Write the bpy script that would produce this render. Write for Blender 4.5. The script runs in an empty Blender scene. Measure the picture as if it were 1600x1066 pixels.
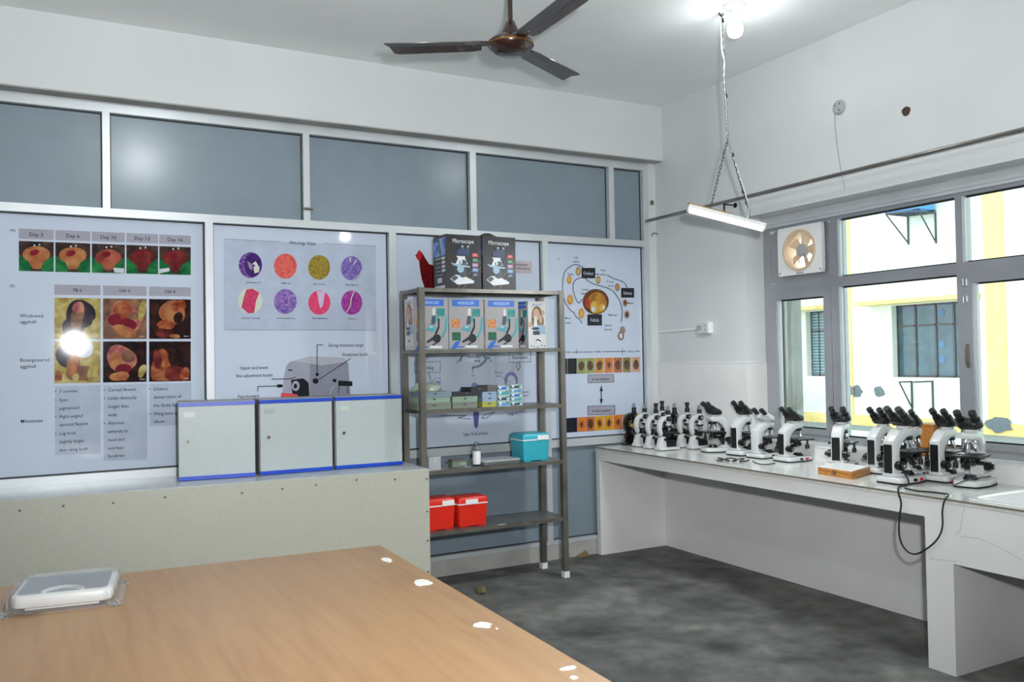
import bpy, bmesh, math, random
from mathutils import Vector, Matrix
random.seed(7)
PI = math.pi
SC = bpy.context.scene
COL = SC.collection

# ------------------------------------------------------------------ camera
def basis(yaw, pitch, roll):
    cy, sy, cp, sp = math.cos(yaw), math.sin(yaw), math.cos(pitch), math.sin(pitch)
    f = Vector((sy * cp, cy * cp, sp)); r = Vector((cy, -sy, 0)); u = r.cross(f)
    c, s = math.cos(roll), math.sin(roll)
    return c * r + s * u, -s * r + c * u, f
CAM = Vector((-4.275, -5.4552, 1.5)); FPX = 1337.6
RR, UU, FF = basis(.495, .0194, -.018)
cd = bpy.data.cameras.new('camera'); cam = bpy.data.objects.new('camera', cd); COL.objects.link(cam)
cd.sensor_width = 36; cd.lens = FPX / 1600 * 36; cd.clip_start = .05; cd.clip_end = 200
mw = Matrix((RR, UU, -FF)).transposed().to_4x4(); mw.translation = CAM
cam.matrix_world = mw
SC.camera = cam

def at(px, py, x=None, y=None, z=None):
    """the point of the real plane x=, y= or z= that the photograph shows at that pixel (used to survey the room)"""
    d = FF + RR * ((px - 800) / FPX) - UU * ((py - 533) / FPX)
    for i, v in enumerate((x, y, z)):
        if v is not None:
            return CAM + d * ((v - CAM[i]) / d[i])

# ------------------------------------------------------------------ light
W = bpy.data.worlds.new('overcast'); SC.world = W; W.use_nodes = True
_n = W.node_tree.nodes; _bg = _n['Background']
_bg.inputs['Color'].default_value = (.87, .97, 1.0, 1); _bg.inputs['Strength'].default_value = 3.3
SC.view_settings.view_transform = 'Standard'; SC.view_settings.look = 'None'
SC.view_settings.exposure = 0.0; SC.view_settings.gamma = 1.0
SC.view_settings.use_curve_mapping = False
SC.cycles.use_denoising = True
SC.cycles.max_bounces = 10; SC.cycles.diffuse_bounces = 5; SC.cycles.transparent_max_bounces = 16
SC.cycles.caustics_reflective = False; SC.cycles.caustics_refractive = False

def lamp(name, kind, loc, energy, color=(1, 1, 1), **k):
    l = bpy.data.lights.new(name, kind); l.energy = energy; l.color = color
    for a, b in k.items(): setattr(l, a, b)
    o = bpy.data.objects.new(name, l); COL.objects.link(o); o.location = loc
    return o
COOL = (.93, .975, 1.0)
BULBS = [(-.873, -1.86, 3.345), (-3.59, -2.347, 3.345), (-.65, -6.02, 3.345), (-5.6, -6.9, 3.345)]  # the last bulb is unseen, added for general light
for i, b in enumerate(BULBS):
    lamp('bulb_light', 'POINT', b, (5, 28, 18, 22)[i], COOL, shadow_soft_size=.045)
fl = lamp('camera_flash', 'SPOT', (-4.03, -5.44, 1.76), 560, (.98, .99, 1), shadow_soft_size=.055, spot_size=2.0, spot_blend=.75)
fl.rotation_euler = (Vector((-1.4, 0, 3.35)) - Vector(fl.location)).to_track_quat('-Z', 'Y').to_euler()
for (y0, y1) in ((-2.45, -.98), (-4.3, -2.5), (-6.9, -4.3)):          # portals: guide the sky's light through the real window openings
    p = lamp('window_portal', 'AREA', (.30, (y0 + y1) / 2, 1.69), 1, shape='RECTANGLE', size=1.5, size_y=y1 - y0)
    p.rotation_euler = (0, PI / 2, 0); p.data.cycles.is_portal = True

# ------------------------------------------------------------------ materials
def S(r, g, b):
    f = lambda c: (c / 255 / 12.92) if c / 255 <= .04045 else ((c / 255 + .055) / 1.055) ** 2.4
    return (f(r), f(g), f(b))
MATS = {}
def mat(name, rgb, rough=.5, metal=0., var=.06, scale=12., bump=0., bscale=None, spec=.5, coat=0., stretch=None, emit=None, alpha=None, detail=4):
    m = bpy.data.materials.new(name); m.use_nodes = True; nt = m.node_tree; N = nt.nodes; L = nt.links
    p = N['Principled BSDF']
    p.inputs['Roughness'].default_value = rough; p.inputs['Metallic'].default_value = metal
    p.inputs['Specular IOR Level'].default_value = spec; p.inputs['Coat Weight'].default_value = coat
    tc = N.new('ShaderNodeTexCoord'); mp = N.new('ShaderNodeMapping'); L.new(tc.outputs['Object'], mp.inputs[0])
    if stretch: mp.inputs['Scale'].default_value = stretch
    nz = N.new('ShaderNodeTexNoise'); nz.inputs['Scale'].default_value = scale; nz.inputs['Detail'].default_value = detail
    L.new(mp.outputs[0], nz.inputs['Vector'])
    rp = N.new('ShaderNodeValToRGB'); L.new(nz.outputs['Fac'], rp.inputs[0])
    lo = [max(0, c * (1 - var)) for c in rgb]; hi = [min(1, c * (1 + var)) for c in rgb]
    rp.color_ramp.elements[0].position = .3; rp.color_ramp.elements[0].color = (*lo, 1)
    rp.color_ramp.elements[1].position = .7; rp.color_ramp.elements[1].color = (*hi, 1)
    L.new(rp.outputs[0], p.inputs['Base Color'])
    if bump:
        n2 = N.new('ShaderNodeTexNoise'); n2.inputs['Scale'].default_value = bscale or scale * 4; n2.inputs['Detail'].default_value = 6
        L.new(mp.outputs[0], n2.inputs['Vector'])
        b = N.new('ShaderNodeBump'); b.inputs['Strength'].default_value = bump; b.inputs['Distance'].default_value = .01
        L.new(n2.outputs['Fac'], b.inputs['Height']); L.new(b.outputs[0], p.inputs['Normal'])
    if emit:
        p.inputs['Emission Color'].default_value = (*emit[0], 1); p.inputs['Emission Strength'].default_value = emit[1]
    MATS[name] = m
    return m
def ramp_mat(name, cols, scale=30., rough=.35, detail=4, stretch=None, dist=0., spec=.5):
    """printed picture: soft noise through a colour ramp"""
    m = mat(name, cols[0], rough, scale=scale, stretch=stretch, detail=detail, spec=spec)
    r = [n for n in m.node_tree.nodes if n.type == 'VALTORGB'][0].color_ramp
    nz = [n for n in m.node_tree.nodes if n.type == 'TEX_NOISE'][0]; nz.inputs['Distortion'].default_value = dist
    while len(r.elements) > 1: r.elements.remove(r.elements[-1])
    k = len(cols)
    r.elements[0].position = .28; r.elements[0].color = (*cols[0], 1)
    for i in range(1, k):
        e = r.elements.new(.28 + .44 * i / max(1, k - 1)); e.color = (*cols[i], 1)
    return m
def glass_mat(name, tint, fac, rough=.02, veil=0.):
    m = bpy.data.materials.new(name); m.use_nodes = True; nt = m.node_tree; N = nt.nodes; L = nt.links
    for n in list(N):
        if n.type != 'OUTPUT_MATERIAL': N.remove(n)
    out = [n for n in N if n.type == 'OUTPUT_MATERIAL'][0]
    t = N.new('ShaderNodeBsdfTransparent'); t.inputs[0].default_value = (*tint, 1)
    g = N.new('ShaderNodeBsdfGlossy'); g.inputs['Roughness'].default_value = rough
    fr = N.new('ShaderNodeFresnel'); fr.inputs[0].default_value = 1.45
    nz = N.new('ShaderNodeTexNoise'); nz.inputs['Scale'].default_value = 3
    mu = N.new('ShaderNodeMath'); mu.operation = 'MULTIPLY'; mu.inputs[1].default_value = fac
    L.new(fr.outputs[0], mu.inputs[0])
    b = N.new('ShaderNodeBump'); b.inputs['Strength'].default_value = .01; L.new(nz.outputs['Fac'], b.inputs['Height']); L.new(b.outputs[0], g.inputs['Normal'])
    mx = N.new('ShaderNodeMixShader'); L.new(mu.outputs[0], mx.inputs[0]); L.new(t.outputs[0], mx.inputs[1]); L.new(g.outputs[0], mx.inputs[2])
    if veil:
        df = N.new('ShaderNodeBsdfDiffuse'); df.inputs[0].default_value = (.9, .92, .92, 1)
        m2 = N.new('ShaderNodeMixShader'); m2.inputs[0].default_value = veil; L.new(mx.outputs[0], m2.inputs[1]); L.new(df.outputs[0], m2.inputs[2]); mx = m2
    L.new(mx.outputs[0], out.inputs[0]); MATS[name] = m
    return m

WALL = mat('wall_paint', S(209, 213, 214), .7, var=.025, scale=2.2, bump=.06, bscale=60, spec=.25)
CEIL = mat('ceiling_paint', S(236, 239, 238), .8, var=.03, scale=1.6, bump=.05, bscale=50, spec=.2)
PLASTER = mat('grey_plaster', S(168, 168, 164), .85, var=.12, scale=6, bump=.15, bscale=40, spec=.2)
MARBLE = mat('white_marble', S(224, 224, 222), .3, var=.035, scale=3, detail=8)
TERRA = mat('bench_stone', S(205, 207, 203), .16, var=.10, scale=38, detail=8)
EDGE = mat('stone_edge', S(120, 112, 100), .6)
ALU = mat('aluminium_frame', S(206, 212, 215), .32, .35, var=.05, scale=4, stretch=(1, 1, .3))
ALU2 = mat('window_aluminium', S(158, 161, 166), .36, .4, var=.07, scale=4)
GASKET = mat('black_gasket', S(28, 30, 33), .6)
FROST = mat('frosted_grey_glass', S(126, 141, 152), .23, var=.035, scale=7, bump=.02, bscale=220, spec=.55)
STEEL = mat('rack_steel', S(120, 116, 108), .36, .6, var=.28, scale=9, bump=.04, bscale=60, stretch=(1, 1, .5))
SHEET = mat('rack_sheet_steel', S(112, 114, 114), .38, .45, var=.15, scale=8)
BEIGE = mat('beige_laminate', S(180, 180, 166), .45, var=.03, scale=50)
SLAB = mat('counter_slab', S(178, 184, 186), .3, var=.08, scale=18)
CABG = mat('cabinet_grey', S(178, 187, 188), .42, var=.02, scale=20)
CABS = mat('cabinet_side_grey', S(150, 152, 150), .5, var=.03)
BLUE = mat('cabinet_blue', S(20, 70, 190), .35, var=.05)
WHITE = mat('white_plastic', S(232, 233, 232), .32, var=.02, scale=30)
OFFW = mat('offwhite_enamel', S(203, 206, 206), .27, var=.02, scale=30, coat=.3)
BLACK = mat('black_plastic', S(20, 20, 22), .36, var=.1, scale=40)
BLACK2 = mat('black_enamel', S(14, 14, 16), .25, var=.1, scale=40, coat=.3)
RUBBER = mat('black_rubber', S(16, 16, 17), .7)
CHROME = mat('chrome', S(205, 207, 210), .15, .95, var=.04)
RED = mat('red_switch', S(190, 30, 30), .35)
BROWN = mat('fan_brown', S(48, 28, 23), .24, var=.08, scale=20, coat=.4)
BLADE = mat('fan_blade_brown', S(72, 62, 58), .3, .1, var=.08, scale=8, coat=.3)
DIRTY = mat('cardboard', S(150, 116, 72), .8, var=.15)
GREYP = mat('grey_plastic', S(165, 168, 170), .45)

def floor_mat():
    m = ramp_mat('concrete_floor', [S(64, 66, 64), S(94, 95, 92), S(114, 115, 111), S(140, 140, 135)], 2.3, .62, detail=9, dist=.5, spec=.35)
    nt = m.node_tree; N = nt.nodes; L = nt.links; p = N['Principled BSDF']
    src = p.inputs['Base Color'].links[0].from_socket
    n2 = N.new('ShaderNodeTexNoise'); n2.inputs['Scale'].default_value = 7; n2.inputs['Detail'].default_value = 8
    tc = [n for n in N if n.type == 'MAPPING'][0]; L.new(tc.outputs[0], n2.inputs['Vector'])
    r2 = N.new('ShaderNodeValToRGB'); r2.color_ramp.elements[0].position = .35; r2.color_ramp.elements[0].color = (.62, .62, .6, 1)
    r2.color_ramp.elements[1].position = .62; r2.color_ramp.elements[1].color = (1.05, 1.05, 1.05, 1)
    L.new(n2.outputs['Fac'], r2.inputs[0])
    mx = N.new('ShaderNodeMix'); mx.data_type = 'RGBA'; mx.blend_type = 'MULTIPLY'; mx.inputs[0].default_value = .9
    L.new(src, mx.inputs[6]); L.new(r2.outputs[0], mx.inputs[7]); L.new(mx.outputs[2], p.inputs['Base Color'])
    b = N.new('ShaderNodeBump'); b.inputs['Strength'].default_value = .15; b.inputs['Distance'].default_value = .01
    L.new(n2.outputs['Fac'], b.inputs['Height']); L.new(b.outputs[0], p.inputs['Normal'])
    return m
FLOOR = floor_mat()
def wood_mat(name, cols, stretch, scale, rough=.42):
    return ramp_mat(name, cols, scale, rough, detail=6, stretch=stretch, dist=.4)
TABLE = wood_mat('beech_laminate', [S(166, 128, 92), S(176, 138, 99), S(182, 144, 104)], (9, .7, 1), 3.2, .42)
BOXWOOD = wood_mat('varnished_wood', [S(150, 96, 40), S(178, 118, 55), S(196, 140, 74)], (2, 9, 9), 9, .35)
PANE = glass_mat('window_glass', (.95, .985, .972), .8)
FILM = glass_mat('plastic_film', (.97, .975, .98), .55, .12, .13)

# ------------------------------------------------------------------ mesh builder
class MB:
    def __init__(s): s.bm = bmesh.new(); s.mi = 0
    def _new(s, vs, fs):
        v = [s.bm.verts.new(p) for p in vs]; out = []
        for f in fs:
            try:
                q = s.bm.faces.new([v[i] for i in f]); q.material_index = s.mi; out.append(q)
            except ValueError: pass
        return v, out
    def _bev(s, fs, off, seg=2):
        es = list({e for f in fs for e in f.edges if len(e.link_faces) == 2 and e.calc_face_angle(0) > .5})
        bmesh.ops.bevel(s.bm, geom=es, offset=off, segments=seg, affect='EDGES', profile=.5)
    def box(s, lo, hi, bev=0., M=None):
        (a, b, c), (d, e, f) = [min(p, q) for p, q in zip(lo, hi)], [max(p, q) for p, q in zip(lo, hi)]
        vs = [(a, b, c), (d, b, c), (d, e, c), (a, e, c), (a, b, f), (d, b, f), (d, e, f), (a, e, f)]
        if M: vs = [M @ Vector(v) for v in vs]
        _, fs = s._new(vs, [(3, 2, 1, 0), (4, 5, 6, 7), (0, 1, 5, 4), (1, 2, 6, 5), (2, 3, 7, 6), (3, 0, 4, 7)])
        if bev: s._bev(fs, bev)
        return s
    def cyl(s, p0, p1, r0, r1=None, seg=16, caps=True):
        r1 = r0 if r1 is None else r1; p0, p1 = Vector(p0), Vector(p1); d = (p1 - p0).normalized()
        q = d.to_track_quat('Z', 'Y'); vs = []
        for p, r in ((p0, r0), (p1, r1)):
            for i in range(seg):
                a = 2 * PI * i / seg; vs.append(p + q @ Vector((r * math.cos(a), r * math.sin(a), 0)))
        fs = [(i, (i + 1) % seg, seg + (i + 1) % seg, seg + i) for i in range(seg)]
        if caps: fs += [tuple(reversed(range(seg))), tuple(range(seg, 2 * seg))]
        s._new(vs, fs); return s
    def lathe(s, prof, o=(0, 0, 0), seg=24, axis='Z', M=None, caps=True):
        o = Vector(o); vs = []
        for r, h in prof:
            for i in range(seg):
                a = 2 * PI * i / seg; c, d = r * math.cos(a), r * math.sin(a)
                v = Vector((c, d, h)) if axis == 'Z' else (Vector((h, c, d)) if axis == 'X' else Vector((d, h, c)))
                vs.append((M @ (v + o)) if M else v + o)
        fs = []
        for k in range(len(prof) - 1):
            for i in range(seg):
                j = (i + 1) % seg; fs.append((k * seg + i, k * seg + j, (k + 1) * seg + j, (k + 1) * seg + i))
        if caps and prof[0][0] > 1e-6: fs.append(tuple(reversed(range(seg))))
        if caps and prof[-1][0] > 1e-6: fs.append(tuple(range((len(prof) - 1) * seg, len(prof) * seg)))
        s._new(vs, fs); return s
    def prism(s, pts, a, b, plane='XZ', bev=0., M=None):
        n = len(pts)
        f = {'XZ': lambda u, v, w: Vector((u, w, v)), 'XY': lambda u, v, w: Vector((u, v, w)), 'YZ': lambda u, v, w: Vector((w, u, v))}[plane]
        vs = [f(u, v, a) for u, v in pts] + [f(u, v, b) for u, v in pts]
        if M: vs = [M @ v for v in vs]
        _, fs = s._new(vs, [tuple(range(n)), tuple(reversed(range(n, 2 * n)))] + [(i, n + i, n + (i + 1) % n, (i + 1) % n) for i in range(n)])
        bmesh.ops.recalc_face_normals(s.bm, faces=fs)
        if bev: s._bev(fs, bev)
        return s
    def tube(s, pts, r, seg=8, closed=False):
        P = [Vector(p) for p in pts]; n = len(P); vs = []; q = None; t0 = None
        for i, p in enumerate(P):                                   # the ring is carried along without twisting
            t = (P[(i + 1) % n] - P[i - 1]) if closed else (P[min(i + 1, n - 1)] - P[max(i - 1, 0)])
            t = t.normalized() if t.length > 1e-9 else (t0 or Vector((0, 0, 1)))
            q = t.to_track_quat('Z', 'Y') if q is None else t0.rotation_difference(t) @ q
            t0 = t
            for k in range(seg):
                a = 2 * PI * k / seg; vs.append(p + q @ Vector((r * math.cos(a), r * math.sin(a), 0)))
        fs = []
        for i in range(n if closed else n - 1):
            j = (i + 1) % n
            for k in range(seg): l = (k + 1) % seg; fs.append((i * seg + k, i * seg + l, j * seg + l, j * seg + k))
        if not closed: fs += [tuple(reversed(range(seg))), tuple(range((n - 1) * seg, n * seg))]
        s._new(vs, fs); return s
    def poly(s, pts): s._new(pts, [tuple(range(len(pts)))]); return s
def smooth_path(pts, n=6):
    P = [Vector(p) for p in pts]; P = [2 * P[0] - P[1]] + P + [2 * P[-1] - P[-2]]; out = []
    for i in range(1, len(P) - 2):
        for k in range(n):
            t = k / n; a, b, c, d = P[i - 1:i + 3]
            out.append(.5 * ((2 * b) + (c - a) * t + (2 * a - 5 * b + 4 * c - d) * t * t + (3 * b - a - 3 * c + d) * t ** 3))
    out.append(P[-2]); return out

# ------------------------------------------------------------------ objects
XF = {}
def thing(name, label, cat, loc=(0, 0, 0), rz=0., group=None):
    o = bpy.data.objects.new(name, None); COL.objects.link(o); o.empty_display_size = .05
    o.location = loc; o.rotation_euler = (0, 0, rz)
    o['label'] = label; o['category'] = cat
    if group: o['group'] = group
    XF[o.name] = (Matrix.Translation(Vector(loc)) @ Matrix.Rotation(rz, 4, 'Z'))
    return o
def tag(o, label, cat, group=None):
    o['label'] = label; o['category'] = cat
    if group: o['group'] = group
    return o
def obj(name, mb, ms, parent=None, world=False, label=None, kind=None):
    """one mesh object; world=True: the vertices were given in room coordinates"""
    me = bpy.data.meshes.new(name)
    if world and parent is not None:
        root = parent
        while root.parent: root = root.parent
        if root.name in XF: mb.bm.transform(XF[root.name].inverted())
    mb.bm.to_mesh(me); mb.bm.free()
    for m in (ms if isinstance(ms, (list, tuple)) else [ms]): me.materials.append(m)
    me.shade_smooth(); me.set_sharp_from_angle(angle=.7)
    o = bpy.data.objects.new(name, me); COL.objects.link(o)
    if parent is not None: o.parent = parent
    if label: o['label'] = label
    if kind: o['kind'] = kind
    return o
def lone(name, mb, m, label, cat, group=None):
    """a thing that is one mesh: origin moved to its base"""
    cs = [v.co.copy() for v in mb.bm.verts]
    lo = Vector([min(c[i] for c in cs) for i in range(3)]); hi = Vector([max(c[i] for c in cs) for i in range(3)])
    o0 = Vector(((lo.x + hi.x) / 2, (lo.y + hi.y) / 2, lo.z)); mb.bm.transform(Matrix.Translation(-o0))
    o = obj(name, mb, m); o.location = o0
    return tag(o, label, cat, group)
def struct(name, mb, m, parent=None):
    return obj(name, mb, m, parent, kind='structure')
def sgroup(name):
    o = bpy.data.objects.new(name, None); COL.objects.link(o); o['kind'] = 'structure'; return o
def dup(root, loc, rz, label, group=None, scale=None):
    r = root.copy(); COL.objects.link(r); r.location = loc; r.rotation_euler = (0, 0, rz); r['label'] = label
    if scale: r.scale = scale
    if group: r['group'] = group
    for ch in list(root.children):
        c = ch.copy(); COL.objects.link(c); c.parent = r
        for g in list(ch.children):
            d = g.copy(); COL.objects.link(d); d.parent = c
    return r
TEXTS = []
class Canvas:
    """a flat printed face: f maps sheet coordinates to the room, xd and yd are the reading and up directions, nd points at the reader"""
    def __init__(s, f, xd, yd, nd, scale): s.f, s.xd, s.yd, s.nd, s.scale = f, Vector(xd).normalized(), Vector(yd).normalized(), Vector(nd).normalized(), scale
    lift = 0
    def P(s, u, v, k=1): return s.f(u, v) + s.nd * (.0006 * k + s.lift * 2.4e-5)      # every print lies a hair above the one before
    def poly(s, parent, name, pts, m, k=1):
        s.lift = (s.lift + 1) % 24
        return obj(name, MB().poly([s.P(u, v, k) for u, v in pts]), m, parent, world=True)
    def polys(s, parent, name, lst, m, k=1):
        s.lift = (s.lift + 1) % 24; mb = MB()
        for pts in lst: mb.poly([s.P(u, v, k) for u, v in pts])
        return obj(name, mb, m, parent, world=True)
    def rect(s, parent, name, u0, v0, u1, v1, m, k=1): return s.poly(parent, name, [(u0, v0), (u1, v0), (u1, v1), (u0, v1)], m, k)
    def ell(s, parent, name, u, v, a, b, m, k=1, rot=0., n=20, wob=0., clip=None):
        pts = []; f1, f2 = random.uniform(0, 6), random.uniform(0, 6)
        for i in range(n):
            t = 2 * PI * i / n; w = 1 + wob * (math.sin(2 * t + f1) + .7 * math.sin(3 * t + f2)); x, y = a * w * math.cos(t), b * w * math.sin(t)
            pts.append((u + x * math.cos(rot) - y * math.sin(rot), v + x * math.sin(rot) + y * math.cos(rot)))
        if clip: pts = [(min(max(a_, clip[0]), clip[2]), min(max(b_, clip[1]), clip[3])) for a_, b_ in pts]
        return s.poly(parent, name, pts, m, k)
    def line(s, parent, name, pts, w, m, k=1):
        L = []
        for (a, b), (c, d) in zip(pts[:-1], pts[1:]):
            l = math.hypot(c - a, d - b) or 1; nx, ny = -(d - b) / l * w / 2, (c - a) / l * w / 2
            L.append([(a + nx, b + ny), (c + nx, d + ny), (c - nx, d - ny), (a - nx, b - ny)])
        return s.polys(parent, name, L, m, k)
    def text(s, parent, name, txt, u, v, h, m, al='CENTER', bold=0., k=2, sp=1.0, sx=1.):
        """h: capital height in sheet units"""
        c = bpy.data.curves.new(name, 'FONT'); c.body = txt; c.size = s.scale(u, v) * h / .70; c.align_x = al; c.align_y = 'TOP_BASELINE'
        c.offset = bold * c.size; c.space_line = sp; c.resolution_u = 2; c.fill_mode = 'FRONT'
        o = bpy.data.objects.new(name, c); COL.objects.link(o)
        M = Matrix((s.xd * sx, s.yd, s.nd)).transposed().to_4x4(); M.translation = s.P(u, v, k)
        TEXTS.append((o, M, parent, name, m)); return o
def flush_texts():
    dg = bpy.context.evaluated_depsgraph_get(); dg.update()
    for o, M, parent, name, m in TEXTS:
        me = bpy.data.meshes.new_from_object(o.evaluated_get(dg)); root = parent
        while root.parent: root = root.parent
        me.transform((XF[root.name].inverted() if root.name in XF else Matrix()) @ M)
        me.materials.clear(); me.materials.append(m)
        bpy.data.objects.remove(o)
        q = bpy.data.objects.new(name, me); COL.objects.link(q); q.parent = parent
def wallcanvas(y):
    return Canvas(lambda u, v: at(u, v, y=y), (1, 0, 0), (0, 0, 1), (0, -1, 0), lambda u, v: (at(u, v, y=y) - at(u, v + 1, y=y)).length)

# ================================================================== SETTING
CZ = 3.462
struct('floor', MB().box((-8.2, -9.2, -.12), (.26, .30, 0)), FLOOR)
struct('ceiling', MB().box((-8.2, -9.2, CZ), (.26, .30, CZ + .12)), CEIL)
struct('wall_left', MB().box((-8.2, -9.2, 0), (-8.05, .3, CZ)), WALL)
struct('wall_rear', MB().box((-8.05, -9.2, 0), (.26, -9.05, CZ)), WALL)
# window wall: solid pier by the corner, lintel, sill wall, far pier
wr = MB()
wr.box((0, -.974, 0), (.26, .30, CZ))
wr.box((0, -6.9, 2.45), (.26, -.974, CZ))
wr.box((0, -6.9, 0), (.26, -.974, .894))
wr.box((0, -9.05, 0), (.26, -6.9, CZ))
wall_right = struct('wall_right', wr, WALL)
hb = MB().lathe([(.027, -.004), (.027, -.001), (.020, -.0015)], (0, 0, 0), 14, 'X')
for v in hb.bm.verts: v.co.y *= 1 + .12 * math.sin(v.co.z * 140)
hb.bm.transform(Matrix.Translation((0, -2.284, 2.854)))
obj('pipe_hole', hb, mat('dark_hole', S(70, 52, 44), .9, var=.2), wall_right)
# marble dado between bench and window, with its thin ledge line
struct('trim_1', MB().box((-.010, -.984, .906), (0, -.012, 1.432)).box((-.012, -.9865, 1.4322), (0, -.012, 1.438)).box((-.010, -.974, .814), (0, -.012, .9058)), MARBLE)
struct('trim_2', MB().box((-.010, -6.9, .814), (0, -.974, .897)).box((-.014, -6.9, .897), (.185, -.974, .906)), MARBLE)   # marble sill and its front strip
rv = MB().box((0.0002, -.984, .9062), (.181, -.9745, 1.432)).box((0.0002, -.9865, 1.4322), (.181, -.9745, 1.438))
struct('trim_3', rv, MARBLE)

# ---- back wall: concrete beam, then an aluminium partition of frosted panes
wall_back = sgroup('wall_back')
bb = MB().box((-8.05, -.10, 3.036), (0, .30, CZ))
struct('beam', bb, WALL, wall_back)
struct('beam_underside', MB().box((-8.05, -.098, 3.028), (0, .0, 3.036)), PLASTER, wall_back)
def X(px, py=500): return at(px, py, y=0).x
XR0, XR1 = X(1009), X(1017)
zt0, zt1, zm0, zm1, zb0, zb1 = 2.968, 3.018, 2.360, 2.408, .826, .882
FD = .05           # frame depth behind its face
GY = .043          # glass face
def rail(name, lo, hi): struct(name, MB().box(lo, hi, .003), ALU, wall_back)
rail('top_rail', (-8.05, 0, zt0), (XR1, FD, zt1)); rail('middle_rail', (-8.05, 0, zm0), (XR1, FD, zm1))
rail('bottom_rail', (-8.05, 0, zb0), (XR1, FD, zb1)); rail('sill_rail', (-8.05, 0, .112), (XR1, FD, .140))
UPX = [(X(160, 245), X(172, 245)), (X(474, 270), X(484, 270)), (X(735, 300), X(744.5, 300)), (X(952, 320), X(960, 320)), (XR0, XR1)]
LOX = [(X(322), X(334.5)), (X(610), X(621)), (X(850), X(858.5)), (XR0, XR1)]
UPX = [(UPX[0][0] - 1.16, UPX[0][0] - 1.12), (-6.4, -6.35)][::-1] + UPX; LOX = [(-5.75, -5.70)] + LOX
for a, b in UPX: rail('upper_mullion', (a, .0, zm1), (b, FD, zt0))
for a, b in LOX: rail('lower_mullion', (a, .0, zb1), (b, FD, zm0))
LOX2 = LOX
for a, b in LOX: rail('base_mullion', (a, .0, .140), (b, FD, zb0))
def pane(x0, x1, z0, z1, m=FROST):
    g = struct('frosted_pane', MB().box((x0 - .005, GY, z0 - .005), (x1 + .005, GY + .006, z1 + .005)), m, wall_back)
    k = MB(); t = .007
    for lo, hi in (((x0, z0), (x1, z0 + t)), ((x0, z1 - t), (x1, z1)), ((x0, z0 + t), (x0 + t, z1 - t)), ((x1 - t, z0 + t), (x1, z1 - t))):
        k.box((lo[0], GY - .004, lo[1]), (hi[0], GY + .001, hi[1]))
    struct('gasket', k, GASKET, g)
ux = [-8.05] + [v for p in UPX for v in p]; lx = [-8.05] + [v for p in LOX for v in p]
for i in range(0, len(ux) - 1, 2): pane(ux[i], ux[i + 1], zm1, zt0)
for i in range(0, len(lx) - 1, 2):
    pane(lx[i], lx[i + 1], zb1, zm0); pane(lx[i], lx[i + 1], .140, zb0)
rail('top_filler', (-8.05, .010, zt1), (XR1, FD, 3.03))
struct('plinth', MB().box((-8.05, .004, 0), (XR1, .055, .112)), PLASTER, wall_back)
struct('corner_plaster', MB().box((XR1, .004, 0), (0, .055, 3.036)), WALL, wall_back)
struct('back_panel', MB().box((-8.05, .055, 0), (0, .075, 3.036)), PLASTER, wall_back)
lp = at(476, 327, y=-.005)
struct('latch', MB().box((lp.x - .008, -.012, lp.z - .004), (lp.x + .055, 0, lp.z + .012), .003).box((lp.x + .0, -.030, lp.z), (lp.x + .05, -.01, lp.z + .008), .002), STEEL, wall_back)
hp = at(1022, 366, y=-.004)
struct('hook', MB().tube(smooth_path([(hp.x - .03, -.012, hp.z - .02), (hp.x - .02, -.015, hp.z + .004), (hp.x + .01, -.016, hp.z + .006), (hp.x + .03, -.014, hp.z + .002), (hp.x + .04, -.01, hp.z + .012)]), .004), STEEL, wall_back)
h2 = at(1018, 317, y=-.002)
struct('hinge', MB().box((h2.x - .01, -.014, h2.z - .016), (h2.x + .012, 0, h2.z + .016), .004), STEEL, wall_back)

# ---- windows in the right wall (frame face at x = .182)
XW, XG = .182, .212
def yw(px, py=480): return at(px, py, x=XW).y
def bar(name, y0, y1, z0, z1, parent, d=.06, x0=XW, m=ALU2): return struct(name, MB().box((x0, y0, z0), (x0 + d, y1, z1), .002), m, parent)
def glass(parent, y0, y1, z0, z1):
    g = struct('pane', MB().box((XG, y0, z0), (XG + .005, y1, z1)), PANE, parent)
    k = MB(); t = .009
    for a, b, c, d in ((y0, y1, z0, z0 + t), (y0, y1, z1 - t, z1), (y0, y0 + t, z0 + t, z1 - t), (y1 - t, y1, z0 + t, z1 - t)):
        k.box((XG - .006, a, c), (XG + .008, b, d))
    struct('daylit_strip', MB().box((XG - .028, y1 - .018, z0 + .001), (XG - .007, y1 - .0005, z1 - .001), .002), ALU, parent)  # brighter aluminium strip stands in for daylight reflected off the frame's side
    struct('gasket', k, GASKET, g)
YJ, YM1a, YM1b, YM2a, YM2b = -.976, yw(1299.5), yw(1311), yw(1496), yw(1506)
ZB0, ZB1, ZT0, ZT1, ZH0, ZH1 = .907, .955, 1.918, 1.982, 2.352, 2.45
def sash(w, y0, y1):       # opening leaf; y0 > y1
    s = struct('sash', MB().box((XW - .012, y1, ZB1), (XW + .03, y1 + .055, ZT0), .002).box((XW - .012, y0 - .055, ZB1), (XW + .03, y0, ZT0), .002)
               .box((XW - .012, y1 + .0552, ZB1), (XW + .03, y0 - .0552, ZB1 + .035), .002).box((XW - .012, y1 + .0552, ZT0 - .052), (XW + .03, y0 - .0552, ZT0), .002), ALU2, w)
    glass(w, y1 + .055, y0 - .055, ZB1 + .035, ZT0 - .052); return s
w1 = sgroup('window_1')
bar('jamb', YJ - .062, YJ, ZB0, ZH1, w1)
bar('sill_bar', YM1a, YJ - .062, ZB0, ZB1, w1); bar('transom', YM1a, YJ - .062, ZT0, ZT1, w1); bar('head_bar', YM1a, YJ - .062, ZH0, ZH1, w1)
bar('mullion', YM1b, YM1a, ZB0, ZH1, w1, .085)
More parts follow.
